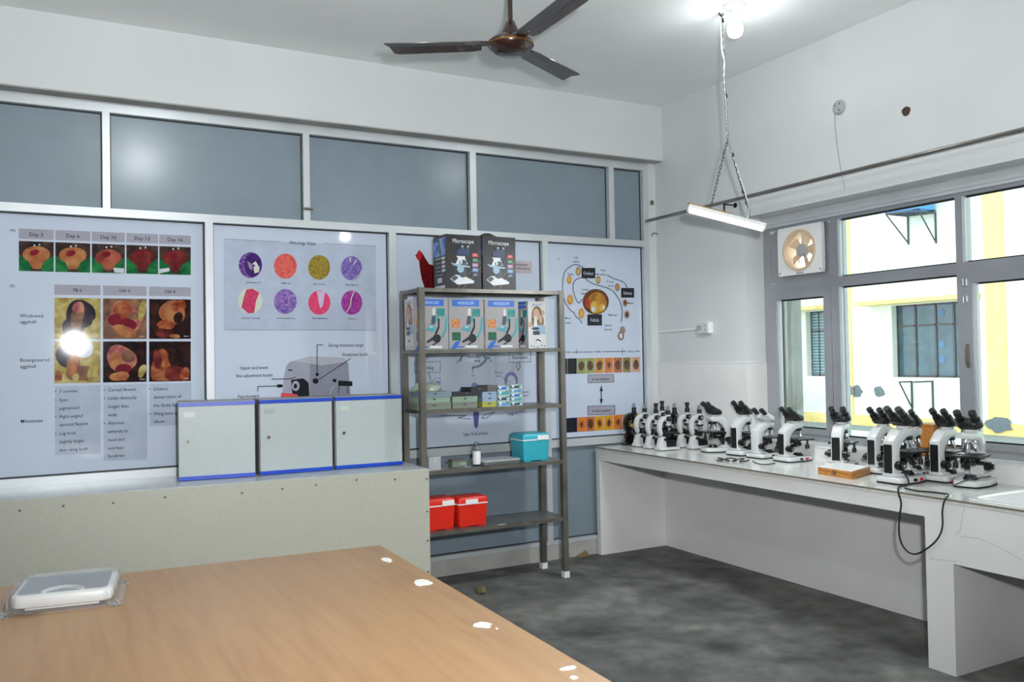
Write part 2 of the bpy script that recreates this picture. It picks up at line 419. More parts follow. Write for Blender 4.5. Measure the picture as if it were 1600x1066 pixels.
sash(w1, YJ - .066, YM1a + .002)
w2 = sgroup('window_2')
bar('sill_bar', YM2a, YM1b, ZB0, ZB1, w2); bar('transom', YM2a, YM1b, ZT0, ZT1, w2); bar('head_bar', YM2a, YM1b, ZH0, ZH1, w2)
bar('mullion', YM2b, YM2a, ZB0, ZH1, w2, .085)
glass(w2, YM2a, YM1b, ZB1, ZT0); glass(w2, YM2a, YM1b, ZT1, ZH0)
yy = YM2b
for i, wd in enumerate((.92, .92, .92, .92, .88)):
    w = sgroup('window_%d' % (i + 3)); y1 = max(yy - wd, -6.9)
    bar('sill_bar', y1 + .05, yy, ZB0, ZB1, w); bar('transom', y1 + .05, yy, ZT0, ZT1, w); bar('head_bar', y1 + .05, yy, ZH0, ZH1, w)
    bar('mullion', y1, y1 + .05, ZB0, ZH1, w, .085)
    if i % 2 == 0:
        sash(w, yy - .002, y1 + .052)
        struct('handle', MB().box((XW - .024, yy - .036, 1.40), (XW - .012, yy - .020, 1.53), .003).box((XW - .034, yy - .034, 1.425), (XW - .022, yy - .022, 1.505), .004), STEEL, w)
        for hz in (1.78, 1.87): struct('hinge', MB().box((XW - .022, yy - .030, hz - .018), (XW - .010, yy - .010, hz + .018), .003).cyl((XW - .02, yy - .012, hz - .02), (XW - .02, yy - .012, hz + .02), .005), CHROME, w)
    else: glass(w, y1 + .05, yy, ZB1, ZT0)
    glass(w, y1 + .05, yy, ZT1, ZH0)
    yy = y1
struct('head_track', MB().box((XW - .022, -6.9, 2.392), (XW - .0005, YJ, 2.4485), .002).box((XW - .016, -6.9, 2.372), (XW - .0008, YJ, 2.3915), .001), ALU, w1)
bar('sealing_strip', -6.9, YJ, ZH1 - .004, ZH1 + .0, w1, .03, XW - .03, PLASTER)

# ================================================================== OUTDOORS
GZ = -.20
OUTW = mat('outdoor_wall_paint', S(216, 222, 212), .8, var=.05, scale=1.2, bump=.05)
YEL = mat('outdoor_yellow_paint', S(230, 206, 134), .8, var=.06, scale=3)
CREAM = mat('outdoor_cream_ledge', S(222, 200, 130), .8, var=.08, scale=4)
OGREY = mat('outdoor_bare_cement', S(104, 112, 118), .9, var=.15, scale=12, bump=.3)
OGLASS = mat('outdoor_window_glass', S(58, 84, 96), .12, var=.35, scale=2.5, spec=.7)
OBAR = mat('outdoor_window_steel', S(72, 62, 62), .5)
GRAVEL = mat('outdoor_gravel', S(128, 134, 136), .9, var=.3, scale=30, bump=.8)
PAVE = mat('outdoor_concrete_ground', S(212, 214, 210), .85, var=.10, scale=2, bump=.1)
struct('ground', MB().box((.27, -14, GZ - .2), (11.0, 18, GZ)), PAVE)
gv = obj('gravel_strip', MB().box((11.0, -14, GZ - .2), (12.0, 18, GZ + .012)), GRAVEL)
tag(gv, 'grey gravel strip along the foot of the opposite building', 'gravel'); gv['kind'] = 'stuff'
BX = 12.0
def yb(px, py): return at(px, py, x=BX).y
w1y0, w1y1 = yb(1394, 530), yb(1513, 530); w2y0, w2y1 = yb(1260, 540), yb(1289, 540); WZ0, WZ1 = .92, 2.49
bld = thing('building', 'white building with yellow bands across the yard outside the windows', 'building', (BX, 7, GZ))
bm_ = MB()
cuts = [(18, w2y0), (w2y1, w1y0), (w1y1, -14)]
for a, b in cuts: bm_.box((BX, b, WZ0), (BX + .3, a, WZ1))
bm_.box((BX, -14, GZ), (BX + .3, 18, WZ0)).box((BX, -14, WZ1), (BX + .3, 18, 8.0))
bm_.box((BX + .3, -14, GZ), (BX + .5, 18, 8.0))
obj('wall', bm_, OUTW, bld, world=True)
obj('skirting', MB().box((BX - .03, -14, GZ), (BX, 18, .05)), YEL, bld, world=True)
for p, q, py in ((1318, 1331, 500), (1543, 1574, 550)):
    obj('yellow_band', MB().box((BX - .04, yb(q, py), .05), (BX, yb(p, py), 8.0)), YEL, bld, world=True)
obj('white_band', MB().box((BX - .02, -14, 3.02), (BX, 18, 3.12)), OUTW, bld, world=True)
for a, b in ((w1y0 + .62, w1y1 - .3), (w2y0 + .2, w2y1 - .12)):
    obj('window_ledge', MB().box((BX - .45, b, WZ1 + .02), (BX, a, WZ1 + .11), .01), CREAM, bld, world=True)
def far_window(y0, y1, cols, rows, slats):
    fr = MB()
    for y in cols: fr.box((BX + .16, y - .018, WZ0), (BX + .20, y + .018, WZ1))
    for z in rows: fr.box((BX + .16, y1, z - .018), (BX + .20, y0, z + .018))
    f = obj('window_frame', fr, OBAR, bld, world=True)
    cs = sorted(cols); rs = sorted(rows)
    for i in range(len(cs) - 1):
        for j in range(len(rs) - 1):
            obj('window_pane', MB().box((BX + .185, cs[i] + .018, rs[j] + .018), (BX + .195, cs[i + 1] - .018, rs[j + 1] - .018)), OGLASS, f, world=True)
    if slats:
        sl = MB(); n = 22
        for i in range(n):
            z = WZ0 + (WZ1 - WZ0) * (i + .5) / n; sl.box((BX + .168, y1 + .02, z - .026), (BX + .176, y0 - .02, z + .026))
        obj('louvres', sl, mat('louvre_glass', S(120, 148, 158), .3), bld, world=True, kind='stuff')
cw = [yb(p, 530) for p in (1394, 1423, 1454.5, 1483, 1513)]
far_window(w1y0, w1y1, cw, [WZ0 + .02, at(1440, 508, x=BX).z, WZ1 - .02], False)
far_window(w2y0, w2y1, [w2y0 - .02, yb(1272.5, 540), w2y1 + .02], [WZ0 + .02, at(1272, 517.5, x=BX).z, WZ1 - .02], True)
LETTERB = mat('outdoor_blue_sticker', S(78, 112, 150), .6)
for zz in (2.28, 1.62, 1.3):
    yq = yb(1462, 500); obj('window_sticker', MB().lathe([(.08, -.004), (.08, 0)], (BX + .18, yq, zz), 14, 'X'), LETTERB, bld, world=True)
for (px, py, a, b) in ((1337, 612, .22, .17), (1328, 611, .10, .13), (1374, 612, .16, .13), (1560, 664, .27, .16)):
    c = at(px, py, x=BX - .045 if px in (1560, 1328) else BX - .002)
    pt = []
    for i in range(14):
        t = 2 * PI * i / 14; w = random.uniform(.72, 1.15); pt.append((c.y + a * w * math.cos(t), c.z + b * w * math.sin(t)))
    obj('bare_patch', MB().prism(pt, c.x - .006, c.x, 'YZ'), OGREY, bld, world=True)
BRK = mat('outdoor_bracket_steel', S(62, 66, 68), .6)
def wall_bracket(specs, label, plat):
    base = at(specs[0][1], specs[0][2], x=BX)
    t = thing('wall_bracket', label, 'bracket', base)
    outs = []
    for po, pw, ptop, pbot in specs:
        top = at(pw, ptop, x=BX); bot = at(pw, pbot, x=BX)
        o = at(po, ptop, y=top.y); o = Vector((max(o.x, BX - 1.6), top.y, top.z)); outs.append((top, o))
        r = .015
        obj('arm', MB().box((o.x, top.y - r, top.z - r), (BX, top.y + r, top.z + r)), BRK, t, world=True)
        obj('wall_bar', MB().box((BX - 2 * r, top.y - r, bot.z - .05), (BX, top.y + r, top.z)), BRK, t, world=True)
        if plat or po == specs[0][0]: obj('brace', MB().cyl(o, bot + Vector((-r, 0, 0)), r, seg=8), BRK, t, world=True)
    if plat:
        (ta, oa), (tb, ob) = outs
        obj('crossbar', MB().cyl(oa, Vector((oa.x, ob.y, ob.z)), .022, seg=8).cyl(ta + Vector((-.1, 0, 0)), tb + Vector((-.1, 0, 0)), .022, seg=8).cyl((oa + ta) / 2, Vector((((oa + ta) / 2).x, tb.y, tb.z)), .022, seg=8), BRK, t, world=True)
    return outs
wall_bracket([(1405, 1425, 596.5, 636), (1428, 1457.5, 596, 638)], 'pair of dark steel brackets on opposite building below its large window', False)
ob_ = wall_bracket([(1384, 1419, 338, 379), (1436, 1462, 333, 377)], 'dark steel bracket frame high on opposite building under a blue unit', True)
(ta, oa), (tb, ob) = ob_
ac = thing('outdoor_unit', 'blue boxy outdoor unit resting on the high bracket frame outside', 'outdoor unit', ((oa.x + BX) / 2, (oa.y + ob.y) / 2, ta.z + .022))
AX0, AX1 = oa.x + .05, BX - .12
ACB = mat('outdoor_blue_paint', S(70, 140, 225), .5)
zz_ = max(ta.z, tb.z) + .02
obj('casing', MB().box((AX0, tb.y - .05, zz_), (AX1, ta.y + .05, zz_ + .75), .03), ACB, ac, world=True)
obj('grille', MB().lathe([(.28, -.01), (.28, .0), (.2, .002)], (AX0 - .0, (ta.y + tb.y) / 2, zz_ + .38), 20, 'X'), GREYP, ac, world=True)
for k in (0, 1): obj('foot', MB().box((AX0 + .1 + k * .5, tb.y, zz_ - .02), (AX0 + .18 + k * .5, ta.y, zz_ + .01)), BRK, ac, world=True)
cp = at(1256, 560, x=1.77)
CON = mat('concrete_column', S(138, 142, 132), .85, var=.10, scale=3, bump=.1)
pl = MB().box((1.35, cp.y, GZ), (1.75, cp.y + .45, 5.0), .012).box((1.33, cp.y - .02, GZ), (1.77, cp.y + .47, GZ + .12), .01)
lone('concrete_column', pl, CON, 'grey concrete column standing just outside the leftmost window', 'column')

# ================================================================== BENCH, COUNTER, TABLE
BZ = .814; FX = -.63
bench = thing('lab_bench', 'long white marble bench built under the windows with microscopes on it', 'bench', (FX, -.06, 0))
def B(name, mb, m): return obj(name, mb, m, bench, world=True)
SY0, SY1, SX0, SX1 = -2.99, -3.56, -.585, -.10
tp = MB().box((FX - .008, SY0, BZ - .022), (-.001, -.012, BZ))
tp.box((FX - .008, -6.2, BZ - .022), (-.001, SY1, BZ)).box((FX - .008, SY1, BZ - .022), (SX0, SY0, BZ)).box((SX1, SY1, BZ - .022), (-.001, SY0, BZ))
B('worktop', tp, TERRA)
B('edge_strip', MB().box((FX - .0105, -6.2, BZ - .010), (FX - .0082, -.012, BZ - .001)), EDGE)
B('fascia', MB().box((FX, -2.791, .712), (FX + .022, -.060, BZ - .022)), MARBLE)
B('side_panel', MB().box((FX, -.058, 0), (-.001, -.012, BZ - .022)), MARBLE)
B('pier', MB().box((FX, -2.931, 0), (-.02, -2.791, BZ - .022)), MARBLE)
B('deep_fascia', MB().box((FX, -4.35, .515), (FX + .022, -2.931, BZ - .022)), MARBLE)
B('pier', MB().box((FX, -4.49, 0), (-.02, -4.35, BZ - .022)), MARBLE)
B('fascia', MB().box((FX, -6.06, .712), (FX + .022, -4.49, BZ - .022)), MARBLE)
B('pier', MB().box((FX, -6.2, 0), (-.02, -6.06, BZ - .022)), MARBLE)
B('back_panel', MB().box((-.018, -6.06, 0), (-.001, -.058, BZ - .022)), MARBLE)
CRK = mat('marble_crack', S(176, 172, 165), .6)
for pts in ([(1510, 783), (1505, 800), (1500, 830), (1493, 836)], [(1500, 838), (1530, 842), (1560, 855), (1596, 875)], [(1452, 873), (1495, 878)]):
    mb = MB()
    P3 = [at(px, py, x=FX - .0006) for px, py in pts]
    for a, b in zip(P3[:-1], P3[1:]):
        n = Vector((0, -(b - a).z, (b - a).y)).normalized() * .0011; mb.poly([a + n, b + n, b - n, a - n])
    B('crack', mb, CRK)
sink = thing('sink', 'white ceramic sink set into the bench beside the nearest microscope', 'sink', ((SX0 + SX1) / 2, (SY0 + SY1) / 2, BZ - .16))
def rrect(x0, x1, y0, y1, r, n=5):
    out = []
    for cx, cy, a0 in ((x1 - r, y1 - r, 0), (x0 + r, y1 - r, PI / 2), (x0 + r, y0 + r, PI), (x1 - r, y0 + r, 1.5 * PI)):
        for i in range(n + 1):
            a = a0 + PI / 2 * i / n; out.append((cx + r * math.cos(a), cy + r * math.sin(a)))
    return out
CER = mat('white_ceramic', S(236, 238, 238), .12, var=.01, coat=.4)
rings = [(.028, .001), (.028, .007), (.0, .008), (-.012, .003), (-.028, -.10), (-.09, -.150)]
mb = MB(); R_ = []
for g, dz in rings:
    R_.append([(x, y, BZ + dz) for x, y in rrect(SX0 - g * .6, SX1 + g * .6, SY1 - g, SY0 + g, max(.012, .06 + g * .3))])
vs = [p for r in R_ for p in r]; n = len(R_[0])
mb._new(vs, [(k * n + i, k * n + (i + 1) % n, (k + 1) * n + (i + 1) % n, (k + 1) * n + i) for k in range(len(R_) - 1) for i in range(n)] + [tuple(range((len(R_) - 1) * n, len(R_) * n))])
obj('basin', mb, CER, sink, world=True)
obj('drain', MB().lathe([(.03, .001), (.03, .004), (.018, .003)], ((SX0 + SX1) / 2, (SY0 + SY1) / 2, BZ - .150)), CHROME, sink, world=True)

# beige storage counter along the partition
c0, c1 = Vector((-6.4, -.315, 0)), Vector((-2.246, -.600, 0)); KZ = .832
rzc = math.atan2(c1.y - c0.y, c1.x - c0.x)
counter = thing('storage_counter', 'low beige laminate counter with grey stone top below the left posters', 'counter', (c1.x, c1.y, 0))
fy = lambda x: c0.y + (c1.y - c0.y) * (x - c0.x) / (c1.x - c0.x)
obj('body', MB().prism([(c0.x, fy(c0.x) + .006), (c1.x - .006, c1.y + .006), (c1.x - .006, -.015), (c0.x, -.015)], 0, KZ - .022, 'XY'), BEIGE, counter, world=True)
obj('front_panel', MB().prism([(c0.x, fy(c0.x)), (c1.x, c1.y), (c1.x, c1.y + .006), (c0.x, fy(c0.x) + .006)], 0, KZ - .006, 'XY'), BEIGE, counter, world=True)
obj('stone_top', MB().prism([(c0.x, fy(c0.x) + .006), (c1.x, c1.y + .006), (c1.x, -.004), (c0.x, -.004)], KZ - .022, KZ, 'XY'), SLAB, counter, world=True)
for px, py in ((31, 798), (99, 790.5), (177, 786), (258, 777), (378, 770), (441, 764), (494, 758), (557, 750), (617, 749), (670, 748), (671, 799), (674, 844), (678, 892)):
    x = at(px, py, y=-.55).x; yv = fy(min(x, c1.x - .02)); p = at(px, py, y=yv)
    obj('screw', MB().lathe([(.0065, -.002), (.0045, -.0035), (0, -.0035)], (min(p.x, c1.x - .016), yv, p.z), 10, 'Y'), STEEL, counter, world=True)

# three grey cabinets with blue strips
def cabinet(px0, px1, pyb0, pyb1, pyt0, label, name_lab):
    a = at(px0, pyb0, z=KZ); b = at(px1, pyb1, z=KZ)
    ym = (a.y + b.y) / 2; zt = at(px0, pyt0, y=a.y).z; dpt = -ym - .02
    t = thing('wall_cabinet', label, 'cabinet', ((a.x + b.x) / 2, ym, KZ), math.atan2(b.y - a.y, b.x - a.x), 'grey cabinets on the beige counter')
    w = (b - a).length; h = zt - KZ
    obj('body', MB().box((-w / 2, .008, .006), (w / 2, min(dpt, .26), h - .004), .002), CABS, t)
    obj('door', MB().box((-w / 2 + .004, -.010, .024), (w / 2 - .004, .008, h - .024), .002), CABG, t)
    for z in (0.003, h - .023): obj('blue_strip', MB().box((-w / 2, -.013, z), (w / 2, .010, z + .021), .002), BLUE, t)
    obj('top_panel', MB().box((-w / 2, -.008, h - .004), (w / 2, .262, h + .002)), CABS, t)
    lk = obj('lock', MB().lathe([(.010, -.016), (.010, -.010)], (-w / 2 + .052, 0, h * .5), 14, 'Y'), STEEL, t)
    obj('keyhole', MB().box((-w / 2 + .050, -.0168, h * .5 - .005), (-w / 2 + .054, -.0158, h * .5 + .005)), BLACK, lk)
    obj('paper_label', MB().box((-w / 2 + .03, -.0108, h - .085), (-w / 2 + .09, -.0098, h - .055)), name_lab, t)
    for sx in (-1, 1): obj('foot', MB().box((sx * (w / 2 - .06) - .03, .01, 0), (sx * (w / 2 - .06) + .03, .05, .006)), BLACK, t)
    return t
LAB1 = mat('label_paper_white', S(214, 217, 216), .6); LAB2 = mat('label_paper_grey', S(166, 174, 174), .6); LAB3 = mat('label_paper_green', S(186, 204, 192), .6)
cabinet(279, 399.5, 752.3, 744.5, 629.5, 'left grey metal cabinet with blue strips and a white paper label', LAB1)
cabinet(406, 520, 743.3, 734.5, 625, 'middle grey metal cabinet with blue strips and a faded grey label', LAB2)
cabinet(524.5, 628.5, 734, 726.2, 620.5, 'right grey metal cabinet with blue strips, next to the steel rack', LAB3)

# big beech-topped table in the foreground
TZ = .75
ta0, ta1 = Vector((-5.9, -1.935)), Vector((-3.101, -2.125)); ta2 = Vector((-3.152, -4.30)); ta3 = Vector((-5.95, -4.12))
table = thing('work_table', 'large beech laminate table in the foreground with white paint spots', 'table', (-4.5, -3.1, 0))
obj('tabletop', MB().prism([tuple(ta0), tuple(ta1), tuple(ta2), tuple(ta3)], TZ - .026, TZ, 'XY', .003), TABLE, table, world=True)
obj('apron', MB().prism([(-5.75, -2.06), (-3.25, -2.23), (-3.30, -4.15), (-5.78, -4.0)], TZ - .13, TZ - .026, 'XY'), BEIGE, table, world=True)
for x, y in ((-5.7, -2.15), (-3.32, -2.32), (-3.37, -4.08), (-5.72, -3.93)):
    obj('leg', MB().box((x - .03, y - .03, 0), (x + .03, y + .03, TZ - .026), .004), STEEL, table, world=True)
SPOT = mat('white_paint_spot', S(232, 232, 230), .6)
for px, py, a, b in ((604, 875, .020, .035), (607, 877.5, .012, .02), (661, 911, .034, .042), (666, 912, .022, .02), (752, 977, .030, .028), (758, 979, .014, .022), (888, 1045, .022, .012), (897, 1060, .01, .01), (776, 983, .004, .004)):
    c = at(px, py, z=TZ); pt = []
    for i in range(16):
        t = 2 * PI * i / 16; w = random.uniform(.7, 1.1); pt.append((c.x + a * w * math.cos(t), c.y + b * w * math.sin(t)))
    spz = globals().get('spz', 0) + .00015
    obj('paint_spot', MB().prism(pt, TZ, TZ + .0012 + spz, 'XY'), SPOT, table, world=True)

# bathroom scale in its plastic bag
q0, q1, q2 = at(26, 962, z=TZ), at(184, 945, z=TZ), at(24, 918, z=TZ + .05)
ang = math.atan2(q1.y - q0.y, q1.x - q0.x); sw, sd, sh = .285, .265, .052
scl = thing('bathroom_scale', 'white bathroom scale with grey top plate lying on the table', 'scale', ((q0.x + q1.x) / 2 - .115 * math.sin(ang) * 0, (q0.y + q1.y) / 2 + .135, TZ), ang)
obj('body', MB().prism(rrect(-sw / 2, sw / 2, -sd / 2, sd / 2, .035), .014, sh, 'XY', .012), WHITE, scl)
SCG = mat('scale_mat_grey', S(148, 156, 166), .5, var=.08, scale=30)
top = MB(); tpz = sh + .002
o_ = rrect(-sw / 2 + .018, sw / 2 - .018, -sd / 2 + .022, sd / 2 - .016, .014)
arc = [(-.058 + .116 * i / 12, -sd / 2 + .022 + .050 * math.sin(PI * i / 12) ** .6) for i in range(13)]
pts = [(x, y) for x, y in o_]
k_ = max(range(len(pts)), key=lambda i: (pts[i][1] < 0, -pts[i][1], pts[i][0] * -1))
low = [p for p in pts if p[1] > -sd / 2 + .0225]
lo_l = sorted([p for p in pts if p[1] <= -sd / 2 + .0225], key=lambda p: p[0])
poly = []
top.prism([p for p in pts if p[1] > 0] + [p for p in sorted([p for p in pts if p[1] <= 0 and p[0] < 0], key=lambda p: -p[1])] + arc + [p for p in sorted([p for p in pts if p[1] <= 0 and p[0] > 0], key=lambda p: p[1])], sh - .001, tpz, 'XY')
obj('top_plate', top, SCG, scl)
obj('handle_rim', MB().tube(smooth_path([(x, y + .004, sh + .003) for x, y in arc], 3), .005), WHITE, scl)
obj('handle_slot', MB().prism([(x * .82, -sd / 2 + .024 + (y + sd / 2 - .022) * .74) for x, y in arc], sh - .002, sh + .0012, 'XY'), SCG, scl)
for sx in (-1, 1):
    for sy in (-1, 1): obj('foot', MB().lathe([(.02, 0), (.022, .015)], (sx * .10, sy * .09, 0), 14), BLACK, scl)
obj('underside', MB().prism(rrect(-sw / 2 + .02, sw / 2 - .02, -sd / 2 + .02, sd / 2 - .02, .03), .006, .014, 'XY'), WHITE, scl)
bag = MB(); secs = []
for g, z, wob in ((.026, .0012, .010), (.022, .004, .009), (.010, .012, .004), (.007, .050, .0025), (.001, .062, .001), (-.045, .0625, .001)):
    ring = rrect(-sw / 2 - g, sw / 2 + g, -sd / 2 - g, sd / 2 + g, .034, 8); m_ = len(ring); pr = []
    for i in range(m_):                                           # refine the long sides so the film can crease
        for t in (0, .34, .67):
            (x0_, y0_), (x1_, y1_) = ring[i], ring[(i + 1) % m_]; pr.append((x0_ + (x1_ - x0_) * t, y0_ + (y1_ - y0_) * t))
    rnd = random.Random(int(z * 1e4)); secs.append([(x + wob * rnd.uniform(-1, 1), y + wob * rnd.uniform(-1, 1), max(.001, z + (rnd.uniform(0, wob * .8) if z > .003 else 0))) for x, y in pr])
n = len(secs[0]); bag._new([p for s_ in secs for p in s_], [(k * n + i, k * n + (i + 1) % n, (k + 1) * n + (i + 1) % n, (k + 1) * n + i) for k in range(len(secs) - 1) for i in range(n)] + [tuple(range((len(secs) - 1) * n, len(secs) * n))])
bo = obj('plastic_bag', bag, FILM); bo.location = scl.location; bo.rotation_euler = scl.rotation_euler
tag(bo, 'clear creased plastic bag wrapped around the bathroom scale', 'bag')

# ================================================================== RACK
RF, RB = -.481, -.150
ps = .037
xl0 = max(at(652.5, 490, y=RF).x, -2.243); xr1 = at(882.6, 530, y=RF).x
rack = thing('steel_rack', 'tall bare steel rack with five shelves beside the beige counter', 'rack', ((xl0 + xr1) / 2, (RF + RB) / 2, 0))
RZ = [1.948, 1.560, 1.179, .798, .410]; RT = 1.952
for nm, x0 in (('l', xl0), ('r', xr1 - ps)):
    for y0 in (RF, RB - ps + .0):
        lg = obj('post', MB().box((x0, y0, .030), (x0 + ps, y0 + ps, RT), .003), STEEL, rack, world=True)
        obj('foot_cap', MB().box((x0 - .002, y0 - .002, 0), (x0 + ps + .002, y0 + ps + .002, .042), .003), WHITE, lg, world=True)
for z in RZ:
    r = MB(); e = .024
    r.box((xl0 + ps, RF + .003, z - e), (xr1 - ps, RF + .028, z), .002).box((xl0 + ps, RB - .028, z - e), (xr1 - ps, RB - .003, z), .002)
    r.box((xl0 + .004, RF + ps, z - e), (xl0 + .03, RB - ps, z), .002).box((xr1 - .03, RF + ps, z - e), (xr1 - .004, RB - ps, z), .002)
    sh_ = obj('shelf_frame', r, STEEL, rack, world=True)
    obj('shelf_sheet', MB().box((xl0 + .03, RF + .028, z - .004), (xr1 - .03, RB - .028, z)), SHEET, sh_, world=True)

# ================================================================== THINGS ON THE RACK
def ink(name, r, g, b, rough=.4): return mat('print_' + name, S(r, g, b), rough, var=.03, scale=60)
I_BLACK = ink('black', 26, 28, 32); I_WHITE = ink('white', 214, 217, 220); I_GREYBOX = ink('grey_box', 152, 150, 151); I_DARKBOX = ink('dark_box', 27, 25, 29)
I_LBLUE = ink('label_blue', 40, 100, 190); I_TEAL = ink('teal', 70, 150, 160); I_NAVY = ink('navy', 44, 62, 98); I_SLATE = ink('slate', 60, 72, 84)
I_RED = ink('red', 205, 60, 66); I_GREEN = ink('green', 34, 120, 84); I_PINK = ink('pink', 176, 130, 160); I_SKY = ink('sky', 96, 140, 190)
I_GOLD = ink('gold', 170, 140, 60); I_DKGREEN = ink('dark_green', 22, 84, 54); I_ICE = ink('ice', 150, 176, 196); I_LTEXT = ink('pale_text', 190, 210, 235)
I_BRUSH = ink('bronze_line', 92, 74, 58); I_SKIN = ink('skin', 190, 160, 140); I_HAIR = ink('hair', 120, 98, 62); I_PALE = ink('pale', 205, 205, 204)
P_ORANGE = ramp_mat('print_orange_picture', [S(90, 84, 80), S(200, 150, 70), S(190, 100, 60), S(90, 110, 160)], 50)
P_TEALPIC = ramp_mat('print_teal_picture', [S(20, 90, 140), S(30, 130, 130), S(60, 150, 90)], 40)
P_BLUEPIC = ramp_mat('print_blue_picture', [S(30, 50, 90), S(40, 100, 190), S(150, 170, 210), S(60, 60, 70)], 18)
def facecanvas(T, o, ud, vd):
    M = XF[T.name]; o, ud, vd = M @ Vector(o), M.to_3x3() @ Vector(ud), M.to_3x3() @ Vector(vd)
    return Canvas(lambda u, v: o + ud * u + vd * v, ud, vd, ud.cross(vd), lambda u, v: vd.length)
def carton(name, label, m, w, d, h, loc, rz, group, flap=False):
    T = thing(name, label, 'box', loc, rz, group)
    obj('carton', MB().box((-w / 2, 0, 0), (w / 2, d, h), .0025), m, T)
    return T, facecanvas(T, (-w / 2, 0, 0), (w, 0, 0), (0, 0, h)), facecanvas(T, (-w / 2, d, 0), (0, -d, 0), (0, 0, h))
def dark_box(px0, px1, pyb, label, flap):
    a, b = at(px0, pyb, y=RF + .03), at(px1, pyb, y=RF + .03); w = b.x - a.x - .002; h = .352; d = .20
    T, C, Sd = carton('microscope_box', label, I_DARKBOX, w, d, h, ((a.x + b.x) / 2, RF + .03, RZ[0]), 0, 'dark microscope boxes on top of the rack')
    for k, (u0, v0, u1, v1) in enumerate(((0, .78, .55, .02), (0, .66, .6, .0), (.02, .9, .7, .1), (.3, .0, .98, .55), (.45, .0, .99, .40))):
        C.line(T, 'print_line', [(u0, v0), ((u0 + u1) / 2 - .02 * k, (v0 + v1) / 2 - .05), (u1, v1)], .006, I_BRUSH if k < 3 else I_GOLD, 1)
    C.text(T, 'lettering', 'Microscope', .49, .845, .078, I_WHITE, bold=.006, sx=.83)
    pic = C.poly(T, 'microscope_picture', [(.10, .185), (.26, .262), (.56, .225), (.79, .155), (.78, .115), (.31, .08)], I_WHITE, 2)
    C.poly(pic, 'picture_shape', [(.12, .19), (.25, .25), (.34, .21), (.22, .14)], I_SLATE, 3)
    C.ell(pic, 'picture_shape', .46, .31, .12, .10, I_SLATE, 3); C.ell(pic, 'picture_shape', .40, .37, .10, .07, I_ICE, 4)
    C.poly(pic, 'picture_shape', [(.12, .475), (.40, .455), (.68, .425), (.66, .40), (.38, .405), (.20, .43)], I_ICE, 5)
    C.poly(pic, 'picture_shape', [(.28, .605), (.54, .605), (.53, .575), (.61, .46), (.26, .455), (.33, .56)], I_WHITE, 5)
    C.ell(pic, 'picture_shape', .47, .49, .11, .05, I_SLATE, 6); C.ell(pic, 'picture_shape', .42, .50, .03, .045, I_WHITE, 7)
    C.poly(pic, 'picture_shape', [(.29, .62), (.30, .70), (.40, .75), (.66, .74), (.66, .62)], I_NAVY, 5)
    for u in (.46, .62):
        C.ell(pic, 'picture_shape', u, .77, .055, .045, I_SLATE, 6); C.ell(pic, 'picture_shape', u, .785, .03, .018, I_ICE, 7)
    for v, m in ((.60, I_RED), (.505, I_GREEN), (.415, I_PINK), (.325, I_SKY), (.235, I_NAVY)):
        ic = C.rect(T, 'print_icon', .74, v, .91, v + .068, m, 3); C.line(ic, 'icon_mark', [(.78, v + .02), (.82, v + .05), (.87, v + .025)], .012, I_PALE, 4)
    Sd.rect(T, 'side_picture', .02, .62, .98, .95, P_BLUEPIC, 1); Sd.line(T, 'side_print', [(.1, .93), (.45, .93), (.5, .66)], .08, I_SLATE, 2)
    for i in range(4):
        Sd.rect(T, 'side_icon', .66, .32 + i * .075, .92, .37 + i * .075, I_PALE, 1); Sd.rect(T, 'side_print', .2, .34 + i * .075, .56, .348 + i * .075, I_PALE, 1)
    for v in (.585, .57, .27): Sd.rect(T, 'side_print', .14, v, .8, v + .006, I_PALE, 1)
    Sd.rect(T, 'side_icon', .3, .13, .66, .22, I_PALE, 1); Sd.rect(T, 'side_icon', .10, .02, .9, .075, I_PALE, 1)
    if flap: obj('open_flap', MB().prism([(-w / 2, h), (w / 2, h), (.01, h + .044), (-.03, h + .044)], d - .05, d - .046), mat('olive_flap', S(46, 42, 30), .6), T)
    return T
dark_box(697.5, 752.5, 450, 'left dark box printed Microscope on top of the rack, its side showing', False)
dark_box(754.5, 806.5, 451, 'right dark box printed Microscope on top of the rack, its flap raised', True)
def girl_print(T, C):
    C.rect(T, 'side_panel', .0, .0, 1, 1, I_PALE, 1); C.text(T, 'lettering', 'MICROSCOPE', .5, .90, .05, I_SKY, sx=.55, bold=.006)
    p = C.ell(T, 'portrait_print', .5, .70, .30, .20, I_HAIR, 2); C.ell(p, 'picture_shape', .68, .58, .2, .14, I_HAIR, 2); C.ell(p, 'picture_shape', .30, .60, .12, .14, I_HAIR, 2)
    C.ell(p, 'picture_shape', .46, .72, .19, .13, I_SKIN, 3); C.ell(p, 'picture_shape', .70, .62, .09, .10, I_SKIN, 4); C.ell(p, 'picture_shape', .84, .76, .1, .05, I_SKIN, 3)
    C.poly(p, 'picture_shape', [(.36, .68), (.46, .68), (.50, .50), (.40, .46), (.28, .48)], I_WHITE, 5); C.ell(p, 'picture_shape', .4, .42, .22, .03, I_SLATE, 5); C.ell(p, 'picture_shape', .10, .50, .1, .06, I_SKIN, 3)
    C.poly(p, 'picture_shape', [(.5, .5), (.95, .5), (.98, .3), (.4, .3)], I_ICE, 2)
    C.rect(p, 'picture_shape', .25, .29, .62, .37, I_SLATE, 6); C.rect(p, 'picture_shape', .35, .12, .75, .22, I_WHITE, 6); C.line(p, 'picture_shape', [(.4, .16), (.5, .19), (.68, .15)], .03, I_BLACK, 7)
    for u, v in ((.15, .05), (.3, .04), (.5, .03), (.72, .06), (.9, .05)): C.ell(p, 'picture_shape', u, v, .04, .012, I_SLATE, 3)
